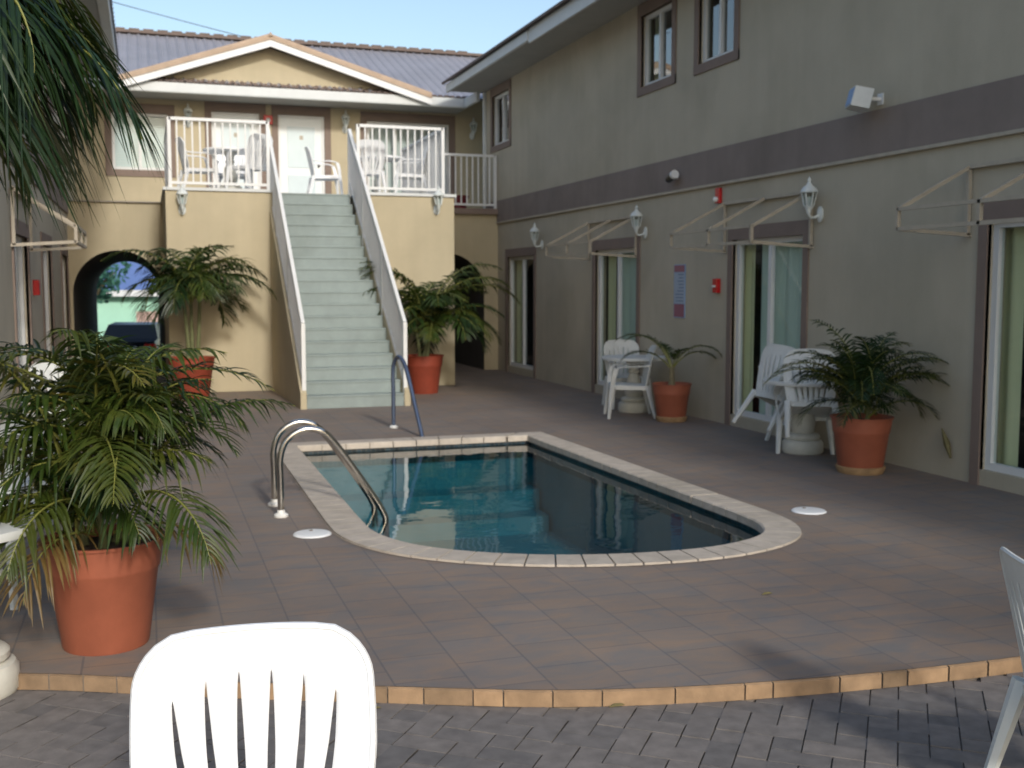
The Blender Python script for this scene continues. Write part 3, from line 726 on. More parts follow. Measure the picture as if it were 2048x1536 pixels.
# balcony railings
def railing(label, pts, post=.05, gap=.115, h=1.0, z=FL + .015):
    o = thing('balcony_railing', label, 'railing', (pts[0][0], pts[0][1], z), 0, 'white balcony railings')
    P = [V(p[0] - pts[0][0], p[1] - pts[0][1], 0) for p in pts]
    r = MB()
    for a, b in zip(P, P[1:]):
        r.bar(a + V(0, 0, h - .02), b + V(0, 0, h - .02), .05, .045); r.bar(a + V(0, 0, .07), b + V(0, 0, .07), .035, .04)
    r.build('rails', 'white', o)
    for p in P: MB().bar(p, p + V(0, 0, h), post).build('post', 'white', o)
    q = MB()
    for a, b in zip(P, P[1:]):
        n = max(2, round((b - a).length / gap))
        for k in range(1, n): p = a.lerp(b, k / n); q.bar(p + V(0, 0, .07), p + V(0, 0, h - .03), .022)
    q.build('balusters', 'white', o)
    return o
railing('white baluster railing on the balcony left of the staircase', [(BX0 + .08, YB - .1), (BX0 + .08, YF + .04), (1.84, YF + .04)], h=1.04)
railing('white baluster railing on the balcony right of the staircase', [(3.24, YF + .04), (BX1 - .18, YF + .04), (BX1 - .18, YB - .1)], h=1.06)
railing('lower white railing across the corner walkway beside the shaded wing', [(4.86, YB - .02), (6.44, YB - .02)], h=1.02)

# ---------------------------------------------------------------- lanterns, signs, alarms
def lantern(label, loc, rotz, group='white coach lanterns on the walls', s=1.):
    o = thing('wall_lantern', label, 'wall lamp', loc, rotz, group)   # local: wall plane y=0, lamp sticks out towards -y
    MB().lathe([(.001, 0), (.05, .004), (.055, .02), (.03, .035), (.001, .04)], 14, mtx=Matrix.Rotation(pi / 2, 4, 'X') @ Matrix.Scale(1.5, 4, (0, 1, 0))).build('back_plate', 'lantern', o, smooth=True)
    MB().tube([(0, -.02, 0), (0, -.07, -.03), (0, -.12, -.035), (0, -.15, .0), (0, -.15, .03)], .013, 8).build('arm', 'lantern', o, smooth=True)
    MB().lathe([(.001, -.02), (.02, -.015), (.028, .02), (.045, .05), (.048, .06)], 8, (0, -.15, .02)).build('base_cup', 'lantern', o)
    MB().lathe([(.045, .08), (.072, .21)], 8, (0, -.15, 0)).build('glass_body', 'lampglass', o)
    c = MB()
    for k in range(6):
        a = 2 * pi * k / 6; c.bar((.046 * cos(a), -.15 + .046 * sin(a), .08), (.073 * cos(a), -.15 + .073 * sin(a), .215), .012)
    c.lathe([(.02, .08), (.02, .17), (.001, .18)], 8, (0, -.15, 0)); c.build('cage', 'lantern', o)
    MB().lathe([(.085, .212), (.088, .225), (.065, .265), (.03, .29), (.015, .32), (.02, .335), (.008, .36), (.001, .375)], 12, (0, -.15, 0)).build('cap', 'lantern', o, smooth=True)
    o.scale = (s,) * 3
    return o
L0 = lantern('white coach lantern on the shaded wall above the nearest patio door', (XR - .001, 9.62, 2.36), radians(-90))
dup(L0, 'white coach lantern on the shaded wall right of the middle awning frame', (XR - .001, 13.72, 2.36), radians(-90), scale=1.)
dup(L0, 'white coach lantern on the shaded wall beside the farthest patio door', (XR - .001, 17.85, 2.34), radians(-90), scale=1.)
dup(L0, 'white coach lantern on the block face left of the stairs', (.55, YF - .001, 2.78), 0, scale=1.)
dup(L0, 'white coach lantern on the block face right of the stairs', (4.5, YF - .001, 2.86), 0, scale=1.)
dup(L0, 'white coach lantern on the upper facade left of the first door', (.88, YU - .001, 4.84), 0, scale=1.)
dup(L0, 'white coach lantern on the upper facade between white door and sliding door', (4.0, YU - .001, 4.86), 0, scale=1.)
dup(L0, 'white coach lantern on the upper facade in the shaded corner', (6.74, YU - .001, 4.84), 0, scale=1.)

# sign
sg = thing('pool_sign', 'tall narrow sign with red header and footer on the shaded wall', 'sign', (XR, 12.70, 1.57))
def wallbox(parent, name, m, y0, y1, z0, z1, d0, d1, bev=0.):
    return MB().box(-d1, -d0, y0, y1, z0, z1).build(name, m, parent, bevel=bev)
wallbox(sg, 'board', 'blueplastic', -.15, .15, -.34, .34, 0, .012)
M['signface'] = mat('sign_face', (.36, .43, .52), .5, .05); M['signred'] = mat('sign_red', (.30, .12, .16), .5, .05); M['signink'] = mat('sign_ink', (.16, .22, .34), .5, .05)
wallbox(sg, 'text_panel', 'signface', -.14, .14, -.16, .24, .0125, .014)
wallbox(sg, 'header', 'signred', -.14, .14, .245, .33, .0125, .014)
wallbox(sg, 'footer', 'signred', -.14, .14, -.33, -.165, .0125, .014)
t_ = MB(); random.seed(4)
for k in range(9):
    z = .205 - k * .042; w = random.uniform(.12, .23); t_.box(-.0155, -.0145, -.12, -.12 + w, z, z + .014)
t_.build('text_lines', 'signink', sg)
# alarm devices
al = thing('fire_alarm_pull', 'red fire alarm pull box on the shaded wall beside the nearest patio door', 'fire alarm', (XR, 11.70, 1.64), 0, 'red alarm boxes')
wallbox(al, 'housing', 'red', -.05, .05, -.085, .085, 0, .06, .008); wallbox(al, 'pull_bar', 'white', -.035, .035, -.02, .005, .0605, .075, .004)
al2 = thing('fire_alarm_pull', 'red alarm box on the left wing wall between its doors', 'fire alarm', (XL, 13.95, 1.62), pi, 'red alarm boxes')
wallbox(al2, 'housing', 'red', -.06, .06, -.09, .09, 0, .07, .008)
sb = thing('alarm_strobe', 'small red alarm strobe with white lens under the mauve band', 'fire alarm', (XR, 11.70, 2.70))
wallbox(sb, 'housing', 'red', -.05, .05, -.085, .095, 0, .045, .008); MB().lathe([(.03, 0), (.03, .03), (.018, .045), (.001, .05)], 12, mtx=Matrix.Translation((-.045, .0, -.04)) @ Matrix.Rotation(-pi / 2, 4, 'Y')).build('lens', 'white', sb, smooth=True)
sb2 = thing('alarm_strobe', 'small red alarm strobe between the two white balcony doors', 'fire alarm', (2.44, YU, 4.98), -pi / 2 * -1)
sb2.rotation_euler = (0, 0, pi / 2)
wallbox(sb2, 'housing', 'red', -.09, .09, -.09, .09, 0, .05, .01); MB().lathe([(.045, 0), (.04, .03), (.001, .05)], 12, mtx=Matrix.Translation((-.05, .0, -.01)) @ Matrix.Rotation(-pi / 2, 4, 'Y')).build('lens', 'white', sb2, smooth=True)
cm = thing('security_camera', 'small black and white security camera on the mauve band', 'camera', (XR, 12.77, 3.02))
MB().lathe([(.035, 0), (.035, .02), (.015, .03), (.015, .09)], 12, mtx=Matrix.Rotation(-pi / 2, 4, 'Y')).build('bracket', 'white', cm, smooth=True)
MB().lathe([(.045, -.09), (.05, -.08), (.05, .05), (.03, .07), (.001, .075)], 14, mtx=Matrix.Translation((-.11, 0, 0)) @ Matrix.Rotation(radians(75), 4, 'X')).build('body', 'black', cm, smooth=True)
MB().lathe([(.055, -.02), (.055, .03)], 14, mtx=Matrix.Translation((-.11, -.075, .02)) @ Matrix.Rotation(radians(75), 4, 'X')).build('hood', 'white', cm, smooth=True)
fl = thing('wall_speaker', 'white outdoor speaker box on a bracket above the mauve band', 'speaker', (XR, 8.72, 3.36))
Q = Matrix.Translation((-.24, .06, .0)) @ Matrix.Rotation(radians(-22), 4, 'Z') @ Matrix.Rotation(radians(14), 4, 'Y')
q = MB(); P = [(-.09, -.13), (.10, -.17), (.10, .17), (-.09, .13)]
for zz in ((-.10, .10),):
    lo = [Q @ V(x, y, -.105) for x, y in P]; hi = [Q @ V(x, y, .105) for x, y in P]
    q.face(lo[::-1]); q.face(hi)
    for i in range(4): q.face([lo[i], lo[(i + 1) % 4], hi[(i + 1) % 4], hi[i]])
q.build('cabinet', 'plastic_old', fl, bevel=.035)
q = MB(); q.box(-.098, -.0905, -.115, .115, -.09, .09, Q); q.build('grille', 'blueplastic', fl, bevel=.003)
MB().bar((-.14, .02, 0), (0, 0, 0), .035).build('bracket', 'white', fl)
MB().box(-.012, 0, -.05, .05, -.06, .06).build('mounting_plate', 'white', fl, bevel=.003); fl.scale = (.86,) * 3

# awning frames
def awning(label, loc, W_, sgn, d=.72, group='bare awning frames over the patio doors'):
    """local: wall at x=0, frame out to -sgn*x; spans y 0..W_"""
    o = thing('awning_frame', label, 'awning frame', loc, 0, group)
    r = .031; X = -sgn * d
    f = MB(); f.bar((-sgn * .03, 0, .56), (-sgn * .03, W_, .56), r * 1.1); f.build('wall_bar', 'frame', o)
    f = MB(); f.bar((X, 0, .20), (X, W_, .20), r); f.bar((X, 0, .04), (X, W_, .04), r); f.build('front_bars', 'frame', o)
    for k, y in enumerate((0, W_ * .5, W_)):
        f = MB(); f.bar((X, y, .20), (-sgn * .03, y, .56), r); f.bar((X, y, .03), (X, y, .21), r)
        if k != 1: f.bar((X, y, .04), (0, y, .0), r); f.bar((-sgn * .03, y, 0), (-sgn * .03, y, .56), r)
        f.build('truss', 'frame', o)
    return o
awning('bare tan awning frame over the patio door with two lanterns beside it', (XR, 14.0, 2.04), 1.72, 1)
awning('bare tan awning frame over the middle patio door beside the sign', (XR, 9.76, 2.04), 1.78, 1)
awning('bare tan awning frame at the right edge over the nearest door', (XR, 5.65, 2.06), 1.84, 1)
awning('bare tan awning frame on the left wing behind the palm fronds', (XL, 11.85, 2.04), 1.75, -1, d=.6)

# ---------------------------------------------------------------- furniture
def monobloc(label, loc, rotz, mt='plastic', rot=None, scale=1., group='white plastic garden chairs', az=.645):
    """white plastic chair, local origin on floor centre, faces +y"""
    o = thing('plastic_chair', label, 'chair', loc, rotz, group)
    if rot: o.rotation_euler = rot
    o.scale = (scale,) * 3
    # backrest as curved slatted shell
    H0, H1 = .36, .88
    def Wd(z):
        t = (z - H0) / (H1 - H0); w = .205 + .048 * sin(min(1, t * 1.15) * pi * .5) - .016 * max(0, t - .55) / .45
        r = .095
        if z > H1 - r: k = (z - (H1 - r)) / r; w = w - r + r * sqrt(max(0, 1 - min(1, k) ** 2))
        return w
    nS = 7; b = MB(); rows = 44
    def surf(x, z):
        t = (z - H0) / (H1 - H0); y = -.21 - .10 * t - .02 * t * t + .55 * x * x
        return V(x, y, z + .010 * (1 - (x / .25) ** 2) * max(0, t))
    grid = []
    for i in range(rows + 1):
        u = i / rows; z = H0 + (H1 - H0) * (1 - (1 - u) ** 1.6)
        w = Wd(z); wref = Wd(min(z, H1 - .14)); row = []
        cuts = []
        for s in range(1, nS):
            c = (-1 + 2 * s / nS) * .84 / .857; xc = c * wref * (.74 + .26 * min(1, (z - H0) / (H1 - .12 - H0)))
            ztop = H1 - .082 - .075 * abs(c) ** 1.6; zbot = H0 + .05
            if zbot < z < ztop: k = min(1, (ztop - z) / .16) * min(1, (z - zbot) / .05); h = .0082 * k ** .6
            else: h = 0
            cuts.append((xc * (w / wref if z > H1 - .14 else 1), h))
        left = -w
        for s in range(nS):
            right = w if s == nS - 1 else cuts[s][0] - cuts[s][1]
            l2 = -w if s == 0 else cuts[s - 1][0] + cuts[s - 1][1]
            row.append([surf(l2 + (right - l2) * k / 4, z) + V(0, -.0035 * (1 - (k / 2 - 1) ** 2) * max(0, min(1, (H1 - .10 - z) / .12)), 0) for k in range(5)])
        grid.append(row)
    for i in range(rows):
        for s in range(nS):
            for k in range(4): b.face([grid[i][s][k], grid[i][s][k + 1], grid[i + 1][s][k + 1], grid[i + 1][s][k]])
    bk = b.build('backrest', mt, o, smooth=False)
    bm_ = bmesh.new(); bm_.from_mesh(bk.data); bmesh.ops.remove_doubles(bm_, verts=bm_.verts, dist=.0004); bmesh.ops.recalc_face_normals(bm_, faces=bm_.faces); bm_.to_mesh(bk.data); bm_.free()
    bk.data.shade_smooth()
    sm = bk.modifiers.new('thickness', 'SOLIDIFY'); sm.thickness = .009; sm.offset = 0
    # rim around backrest
    rim = []
    for i in range(0, 31): z = H0 - .02 + (H1 - .004 - H0 + .02) * (i / 30) ** .8; rim.append(surf(-Wd(max(z, H0)), z))
    rr = [V(-p.x, p.y, p.z) for p in rim[::-1]]
    pts = rim + [surf(-Wd(H1 - .004) * (1 - k / 4), H1 - .001) for k in range(1, 8)] + rr
    MB().tube(pts, .009, 6).build('back_rim', mt, bk, smooth=True)
    # seat
    s = MB(); n = 12
    def sf(u, v): x = (-.235 + .47 * u) * (1 - .08 * (1 - v)); y = -.22 + .46 * v; return V(x, y, .40 + .02 * v - .018 * sin(pi * u) * sin(pi * min(1, v * 1.1)) - (.02 * max(0, v - .88) / .12))
    for i in range(n):
        for j in range(n): s.face([sf(i / n, j / n), sf((i + 1) / n, j / n), sf((i + 1) / n, (j + 1) / n), sf(i / n, (j + 1) / n)])
    so_ = s.build('seat', mt, o, smooth=True); m_ = so_.modifiers.new('thickness', 'SOLIDIFY'); m_.thickness = .012
    ap = MB()
    ap.bar((-.225, -.20, .375), (-.235, .22, .385), .014, .05); ap.bar((.225, -.20, .375), (.235, .22, .385), .014, .05); ap.bar((-.235, .23, .385), (.235, .23, .385), .014, .05); ap.bar((-.22, -.21, .375), (.22, -.21, .375), .014, .05)
    ap.build('apron', mt, so_, bevel=.003)
    for x in (-1, 1):
        # legs: angle section tapering
        for (p, q_) in (((x * .235, .225, .40), (x * .265, .27, 0)), ((x * .215, -.21, .40), (x * .245, -.31, 0))):
            l = MB(); l.tube([p, Vector(p).lerp(Vector(q_), .5), q_], [.034, .028, .021], 6); l.build('leg', mt, o, smooth=True)
        a = MB()
        pts = arc([(x * .24, .225, .40), (x * .268, .21, .52), (x * .275, .175, az - .03), (x * .272, .08, az), (x * .262, -.07, az), (x * .243, -.235, az + .01)], 4)
        # flattened arm
        for i_ in range(len(pts) - 1): a.bar(pts[i_], pts[i_ + 1] + (pts[i_ + 1] - pts[i_]) * .08, .055, .016, up=(x * 1., 0, .25) if pts[i_].z < .6 else (0, 0, 1))
        a.build('armrest', mt, o, bevel=.004)
    return o
def table(label, loc, r=.42, h=.72, tilt=None, mt='plastic_old'):
    o = thing('garden_table', label, 'table', loc, 0, 'white pedestal garden tables')
    MB().lathe([(.001, h - .03), (r * .9, h - .03), (r, h - .035), (r + .005, h - .015), (r, h), (r * .93, h + .003), (.001, h + .003)], 40).build('table_top', mt, o, smooth=True)
    MB().lathe([(.19, 0), (.20, .02), (.20, .10), (.185, .125), (.15, .135), (.165, .15), (.165, .175), (.15, .19), (.10, .20), (.115, .23), (.12, .30), (.085, .42), (.06, .50), (.08, .53), (.06, .56), (.07, .62), (.14, h - .031)], 28).build('pedestal', 'cast', o, smooth=True)
    return o
near = monobloc('large white slatted chair back in the bottom left foreground', (.175, 2.14, -.052), radians(174), scale=1.045, az=.56)
monobloc('white plastic chair seen in profile beside the round table at the wall', (5.72, 12.55, 0), radians(72), 'plastic_old')
monobloc('white plastic chair behind the round table with only its back showing', (6.15, 13.55, 0), radians(172), 'plastic_old')
table('round white pedestal table between two chairs beside the small potted palm', (6.0, 13.0, 0))
monobloc('white plastic chair tipped forward on its front legs left of the leafy wall palm', (6.05, 9.78, .09), 0, 'plastic_old', rot=(radians(-24), radians(4), radians(-75)))
monobloc('white plastic chair tipped against the table directly behind the leafy wall palm', (5.98, 8.95, .09), 0, 'plastic_old', rot=(radians(-26), 0, radians(-25)))
table('white pedestal table partly hidden behind the leafy wall palm', (6.12, 9.28, 0), r=.40)
# left side furniture
monobloc('white plastic chair behind the near palm with its leg beside the pot', (-.78, 6.35, 0), radians(150), 'plastic_old')
monobloc('white plastic chair far back between the near palm and the left wing', (-.78, 11.4, 0), radians(200), 'plastic_old')
table('white pedestal table cut by the left edge with its round base showing', (-.76, 5.0, -.072), r=.29)
rc = monobloc('white plastic chair cut by the right edge of the picture', (2.90, 2.62, -.072), radians(-112), 'plastic_old', scale=.96)
# balcony furniture
zb = FL + .015
monobloc('white plastic chair in profile at the top of the stairs', (3.0, 19.3, zb), radians(-92))
table('round white table on the balcony left of the stairs', (1.35, 18.6, zb), r=.42, mt='plastic')
monobloc('white plastic chair at the far left of the balcony table', (.86, 18.75, zb), radians(-80))
monobloc('white plastic chair between the balcony table and the first white door', (1.45, 19.45, zb), radians(175))
monobloc('white plastic chair close behind the left railing beside the stair rail', (1.62, 18.1, zb), radians(35))
table('round white table on the balcony right of the stairs', (3.9, 18.9, zb), r=.42, mt='plastic')
monobloc('white plastic chair back just right of the stair handrail', (3.55, 18.3, zb), radians(0))
monobloc('white plastic chair facing left on the right balcony', (4.35, 18.6, zb), radians(80))
pt = MB().lathe([(.13, 0), (.18, .26), (.20, .27), (.20, .31), (.18, .31), (.16, .26)], 20).build('flower_pot', 'purple', smooth=True, loc=(5.95, 21.2, FL)); tag(pt, 'dark red pot behind the corner walkway railing', 'pot')

# ---------------------------------------------------------------- palms
def frond_mesh(L, droop, nl, leafL, leafW, seed, up0=1.1, vee=.5, m='leaf', curl=1., hang=.5, bare=.18):
    """frond along +x in local space starting at origin, bending down; returns bmesh builder"""
    rnd = random.Random(seed); b = MB(); pts = []; p = V(0, 0, 0); e = up0; n = 22; seg = L / n
    for i in range(n + 1):
        pts.append(p.copy()); t = i / n; e2 = e - droop * (t ** 1.4)
        p = p + V(cos(e2), rnd.uniform(-.02, .02), sin(e2)) * seg
    return pts, rnd
def add_frond(parent, loc, az, L, up0, droop, nl=34, leafL=.32, leafW=.022, m='leaf', seed=0, hang=.6, bare=.15, fold=.5, twist=0.):
    pts, rnd = frond_mesh(L, droop, nl, leafL, leafW, seed, up0)
    R = Matrix.Rotation(az, 3, 'Z'); n = len(pts) - 1
    rot = [R @ p for p in pts]
    st_ = MB(); st_.tube(rot, [.012 * (1 - .85 * i / n) * max(.6, L) for i in range(n + 1)], 5)
    fo = st_.build('frond', M['rachis'], parent, smooth=True, loc=loc)
    b = MB()
    for k in range(nl):
        t = bare + (1 - bare) * (k + .5) / nl
        f = t * n; i = min(int(f), n - 1); p = rot[i].lerp(rot[i + 1], f - i); d = (rot[i + 1] - rot[i]).normalized()
        side0 = d.cross(V(0, 0, 1));
        if side0.length < .1: side0 = R @ V(0, -1, 0)
        side0.normalize(); upv = side0.cross(d).normalized()
        env = sin(pi * min(1, (t - bare) / (1 - bare) * .82 + .2)) ** .7
        for sgn in (-1, 1):
            if rnd.random() < .05: continue
            ll = leafL * env * rnd.uniform(.8, 1.12); w = leafW * rnd.uniform(.75, 1.15) * (.6 + .4 * env)
            fwd = .35 + .55 * t + rnd.uniform(-.12, .12)
            dirv = (side0 * sgn * cos(fwd) + d * sin(fwd) + upv * (fold + rnd.uniform(-.15, .2))).normalized()
            q0 = p; a = q0; hg = hang * rnd.uniform(.7, 1.4)
            prev = None; segs = 4
            for s in range(segs + 1):
                u = s / segs; c = q0 + dirv * ll * u + V(0, 0, -1) * hg * ll * u * u
                wd = w * (sin(pi * min(.98, .12 + u * .86)) ** .8) if s < segs else w * .06
                tang = (dirv + V(0, 0, -2 * hg * u)).normalized(); wn = tang.cross(upv)
                wn = wn.normalized() if wn.length > .05 else d
                cur = (c - wn * wd * .5, c + V(0, 0, .0) - upv * wd * .22, c + wn * wd * .5)
                if prev:
                    b.face([prev[0], prev[1], cur[1], cur[0]]); b.face([prev[1], prev[2], cur[2], cur[1]])
                prev = cur
    b.build('leaflets', M[m], fo)
    return fo
def pot(parent, r=.27, h=.48, mt='terra', saucer=True):
    MB().lathe([(r * .70, 0), (r * .72, .01), (r * .90, h * .70), (r * .93, h * .72), (r * .94, h * .75), (r, h * .97), (r * 1.04, h * .975), (r * 1.05, h), (r * .98, h), (r * .93, h * .93), (r * .90, h * .90)], 40).build('pot', mt, parent, smooth=True)
    MB().lathe([(r * .92, h * .90), (r * .6, h * .92), (.001, h * .93)], 24).build('soil', 'soil', parent, smooth=True)
    if saucer: MB().lathe([(r * .74, .001), (r * .80, .03), (r * .82, .06), (r * .76, .065), (r * .73, .03)], 30).build('saucer', 'saucer', parent, smooth=True)
def stems(parent, h0, lst, r=.022, mt='crownshaft'):
    for (x, y, dx, dy, h) in lst:
        b = MB(); pts = [V(x + dx * t + .01 * sin(6 * t), y + dy * t, h0 + h * t) for t in [0, .2, .4, .6, .8, 1]]; b.tube(pts, [r * 1.5, r * 1.15, r, r, r * .9, r * .7], 8); b.build('stem', mt, parent, smooth=True)

# near palm in big pot, dense areca
p1 = thing('potted_palm', 'big bushy palm in a large terracotta pot in the left foreground', 'potted plant', (-.22, 5.28, 0), 0, 'palms in terracotta pots')
pot(p1, .265, .50, saucer=False)
stems(p1, .45, [(-.08, .02, -.10, .02, .35), (.05, .05, .12, .04, .4), (.0, -.06, -.02, -.10, .3), (-.12, .08, -.2, .12, .35)], .016)
rnd = random.Random(21)
spec = []
for k in range(46):
    az = rnd.uniform(0, 2 * pi); up = rnd.uniform(.45, 1.45); Lf = rnd.uniform(.45, .85)
    spec.append((az, up, Lf))
spec += [(radians(100), 1.4, .8), (radians(200), 1.35, .85), (radians(60), 1.35, .9), (radians(140), 1.2, .95), (radians(-30), 1.35, .8), (radians(180), 1.1, .95), (radians(160), 1.3, 1.0), (radians(-12), .75, 1.05), (radians(-25), .55, .85), (radians(5), 1.05, .95), (radians(170), .9, 1.1), (radians(200), .6, 1.1), (radians(-60), .45, .8), (radians(-95), .6, .7), (radians(-120), .5, .8), (radians(-80), .3, .6)]
for k, (az, up, Lf) in enumerate(spec):
    add_frond(p1, (rnd.uniform(-.16, .14), rnd.uniform(-.1, .1), rnd.uniform(.50, 1.05)), az, Lf, up, rnd.uniform(1.1, 2.2), nl=26, leafL=.24, leafW=.019, m=rnd.choice(['leaf', 'leaf', 'leafyel', 'leafdark', 'leaf', 'leafyel']), seed=k, hang=rnd.uniform(.35, .9), fold=.35)
M['leafdry'] = leafmat('dry_palm_leaf', (.10, .065, .02), (.17, .11, .035), (.24, .17, .06))
for k, (az, L_) in enumerate([(radians(-15), .6), (radians(235), .6)]): add_frond(p1, (.05 * cos(az), .05 * sin(az), .52), az, L_, .35, 1.9, nl=22, leafL=.2, leafW=.016, m='leafdry', seed=80 + k, hang=.8, fold=.2)
# tall palm left of stairs
p2 = thing('potted_palm', 'tall slender palm in terracotta pot left of the stairs', 'potted plant', (.60, 16.62, 0), 0, 'palms in terracotta pots')
pot(p2, .33, .60, 'terra_dark', False)
stems(p2, .52, [(-.04, 0, -.04, 0, 1.08), (.07, .02, .10, .0, 1.18), (.0, .05, .03, .02, 1.0)], .026)
rnd = random.Random(5)
for k in range(30):
    az = k * 2.399 + .3; up = rnd.uniform(.2, 1.5); add_frond(p2, (rnd.uniform(-.08, .12), 0, 1.55 + rnd.uniform(-.15, .14)), az, rnd.uniform(.8, 1.25), up, rnd.uniform(1.4, 2.5), nl=26, leafL=.36, leafW=.032, m=rnd.choice(['leafdark', 'leaf', 'leaf']), seed=100 + k, hang=.6, fold=.45)
for k, (az, up, L_) in enumerate([(radians(-8), .5, 1.4), (radians(186), .95, 1.45), (radians(12), .75, 1.3), (radians(172), .45, 1.1)]):
    add_frond(p2, (.02, 0, 1.62), az, L_, up, 1.7, nl=30, leafL=.33, leafW=.03, m='leafdark', seed=150 + k, hang=.7, fold=.4)
# palm right of stairs
p3 = thing('potted_palm', 'full palm in terracotta pot right of the stairs before the dark archway', 'potted plant', (4.0, 16.3, 0), 0, 'palms in terracotta pots')
pot(p3, .30, .58, 'terra_dark', False)
stems(p3, .52, [(-.06, 0, -.08, 0, .70), (.05, .02, .10, .0, .8), (.0, .05, .22, .02, .75)], .024)
rnd = random.Random(9)
for k in range(38):
    az = k * 2.399 + 1.1; up = rnd.uniform(.2, 1.45); add_frond(p3, (rnd.uniform(-.1, .25), 0, 1.12 + rnd.uniform(-.28, .2)), az, rnd.uniform(.9, 1.35), up, rnd.uniform(1.4, 2.2), nl=26, leafL=.36, leafW=.032, m=rnd.choice(['leafdark', 'leaf', 'leaf']), seed=200 + k, hang=.6, fold=.45)
for k, (az, up, L_) in enumerate([(radians(0), .75, 1.7), (radians(-20), .95, 1.5), (radians(175), 1.15, 1.35), (radians(-8), 1.2, 1.5)]):
    add_frond(p3, (.1, 0, 1.25), az, L_, up, 1.8, nl=30, leafL=.34, leafW=.03, m='leaf', seed=250 + k, hang=.6, fold=.4)
# small palm by the wall
p4 = thing('potted_palm', 'small sparse palm with few arching fronds beside the round table', 'potted plant', (6.02, 11.95, 0), 0, 'palms in terracotta pots')
pot(p4, .235, .46, 'terra')
MB().tube([(0, 0, .40), (0, 0, .55), (0, 0, .66)], [.05, .035, .03], 8).build('stem', 'bark', p4, smooth=True)
for k, (az, up, L_, dr) in enumerate([(radians(150), 1.25, .95, 2.1), (radians(-40), 1.15, .80, 2.3), (radians(165), .9, .75, 1.9), (radians(-22), 1.0, .72, 2.3), (radians(140), 1.35, .85, 2.2), (radians(90), 1.3, .5, 1.5), (radians(-75), 1.3, .45, 1.5)]):
    add_frond(p4, (0, 0, .62), az, L_, up, dr, nl=26, leafL=.13, leafW=.016, m='leaf', seed=300 + k, hang=.5, bare=.3)
# bushy palm by the wall
p5 = thing('potted_palm', 'dark bushy palm in orange pot against the shaded wall at right', 'potted plant', (5.95, 8.12, 0), 0, 'palms in terracotta pots')
pot(p5, .26, .50, 'terra')
stems(p5, .42, [(-.05, 0, -.08, 0, .25), (.05, .02, .08, .0, .3), (.0, -.05, .02, -.05, .28)], .018)
rnd = random.Random(31)
for k in range(42):
    az = k * 2.399; up = rnd.uniform(.4, 1.5); add_frond(p5, (rnd.uniform(-.1, .1), rnd.uniform(-.1, .1), .55 + rnd.uniform(-.05, .2)), az, rnd.uniform(.55, .9), up, rnd.uniform(1.1, 2.2), nl=24, leafL=.21, leafW=.018, m=rnd.choice(['leafdark', 'leafdark', 'leaf']), seed=400 + k, hang=.5, fold=.45)
for k, (az, up, L_, m_) in enumerate([(radians(160), 1.0, .95, 'leafyel'), (radians(150), .85, 1.0, 'leaf'), (radians(140), 1.2, .9, 'leaf'), (radians(-35), 1.1, .95, 'leafdark'), (radians(-30), .8, 1.0, 'leafdark'), (radians(110), 1.45, .8, 'leaf'), (radians(-60), 1.25, .9, 'leafdark')]):
    add_frond(p5, (0, 0, .62), az, L_, up, 1.8, nl=28, leafL=.2, leafW=.018, m=m_, seed=450 + k, hang=.5)
# big palm top left, trunk outside the frame
p6 = thing('palm_tree', 'large palm with dark drooping fronds hanging in from the top left corner', 'palm tree', (-1.2, 4.72, 0))
MB().tube([(0, 0, 0), (.02, 0, .8), (.0, .02, 1.6), (.05, .03, 2.5), (.12, .03, 2.74)], [.085, .065, .055, .05, .045], 12).build('trunk', 'bark', p6, smooth=True)
rnd = random.Random(13)
for k, (az, up, L_, dr) in enumerate([(radians(-15), .15, 1.35, 1.5), (radians(10), .7, 1.1, 2.0), (radians(-35), .5, 1.2, 2.3), (radians(0), .35, 1.1, 1.5), (radians(-60), .5, 1.2, 2.2), (radians(30), .5, 1.3, 2.1), (radians(60), .4, 1.2, 2.0), (radians(-5), .9, 1.0, 2.6), (radians(-25), .1, .9, 1.2), (radians(15), .1, 1.0, 1.4),
        (radians(120), .6, 1.2, 2), (radians(170), .6, 1.2, 2), (radians(220), .6, 1.2, 2), (radians(45), -.1, 1.1, 1.2), (radians(-50), -.1, 1.1, 1.2), (radians(5), -.2, 1.0, 1.1), (radians(75), .1, 1.1, 1.6)]):
    add_frond(p6, (.13, .03, 2.72), az, L_, up, dr, nl=36, leafL=.48, leafW=.026, m=rnd.choice(['leafdark', 'leafdark', 'leaf']), seed=500 + k, hang=rnd.uniform(.6, 1.3), fold=.25, bare=.1)
# unseen palm added behind the camera to throw dappled shade on the paving
shade_palm = thing('palm_tree', 'unseen tall palm added behind the viewpoint to shade the paving', 'palm tree', (5.2, -3.2, -.072))
MB().tube([(0, 0, 0), (.05, 0, 1.5), (.1, .02, 3.2)], [.12, .09, .07], 12).build('trunk', 'bark', shade_palm, smooth=True)
for k in range(20): add_frond(shade_palm, (.1, .02, 3.2), k * 2.399, 1.9, rnd.uniform(.2, 1.2), 1.9, nl=30, leafL=.5, leafW=.045, m='leafdark', seed=600 + k, hang=.6)

# fallen leaf stuck on the wall
mb = MB(); mb.tube([(6.46, 7.70, .42), (6.45, 7.62, .30), (6.46, 7.58, .18)], [.006, .028, .008], 6); tag(mb.build('dry_leaf', 'litter', smooth=True), 'withered brown leaf resting against the foot of the shaded wall', 'leaf')

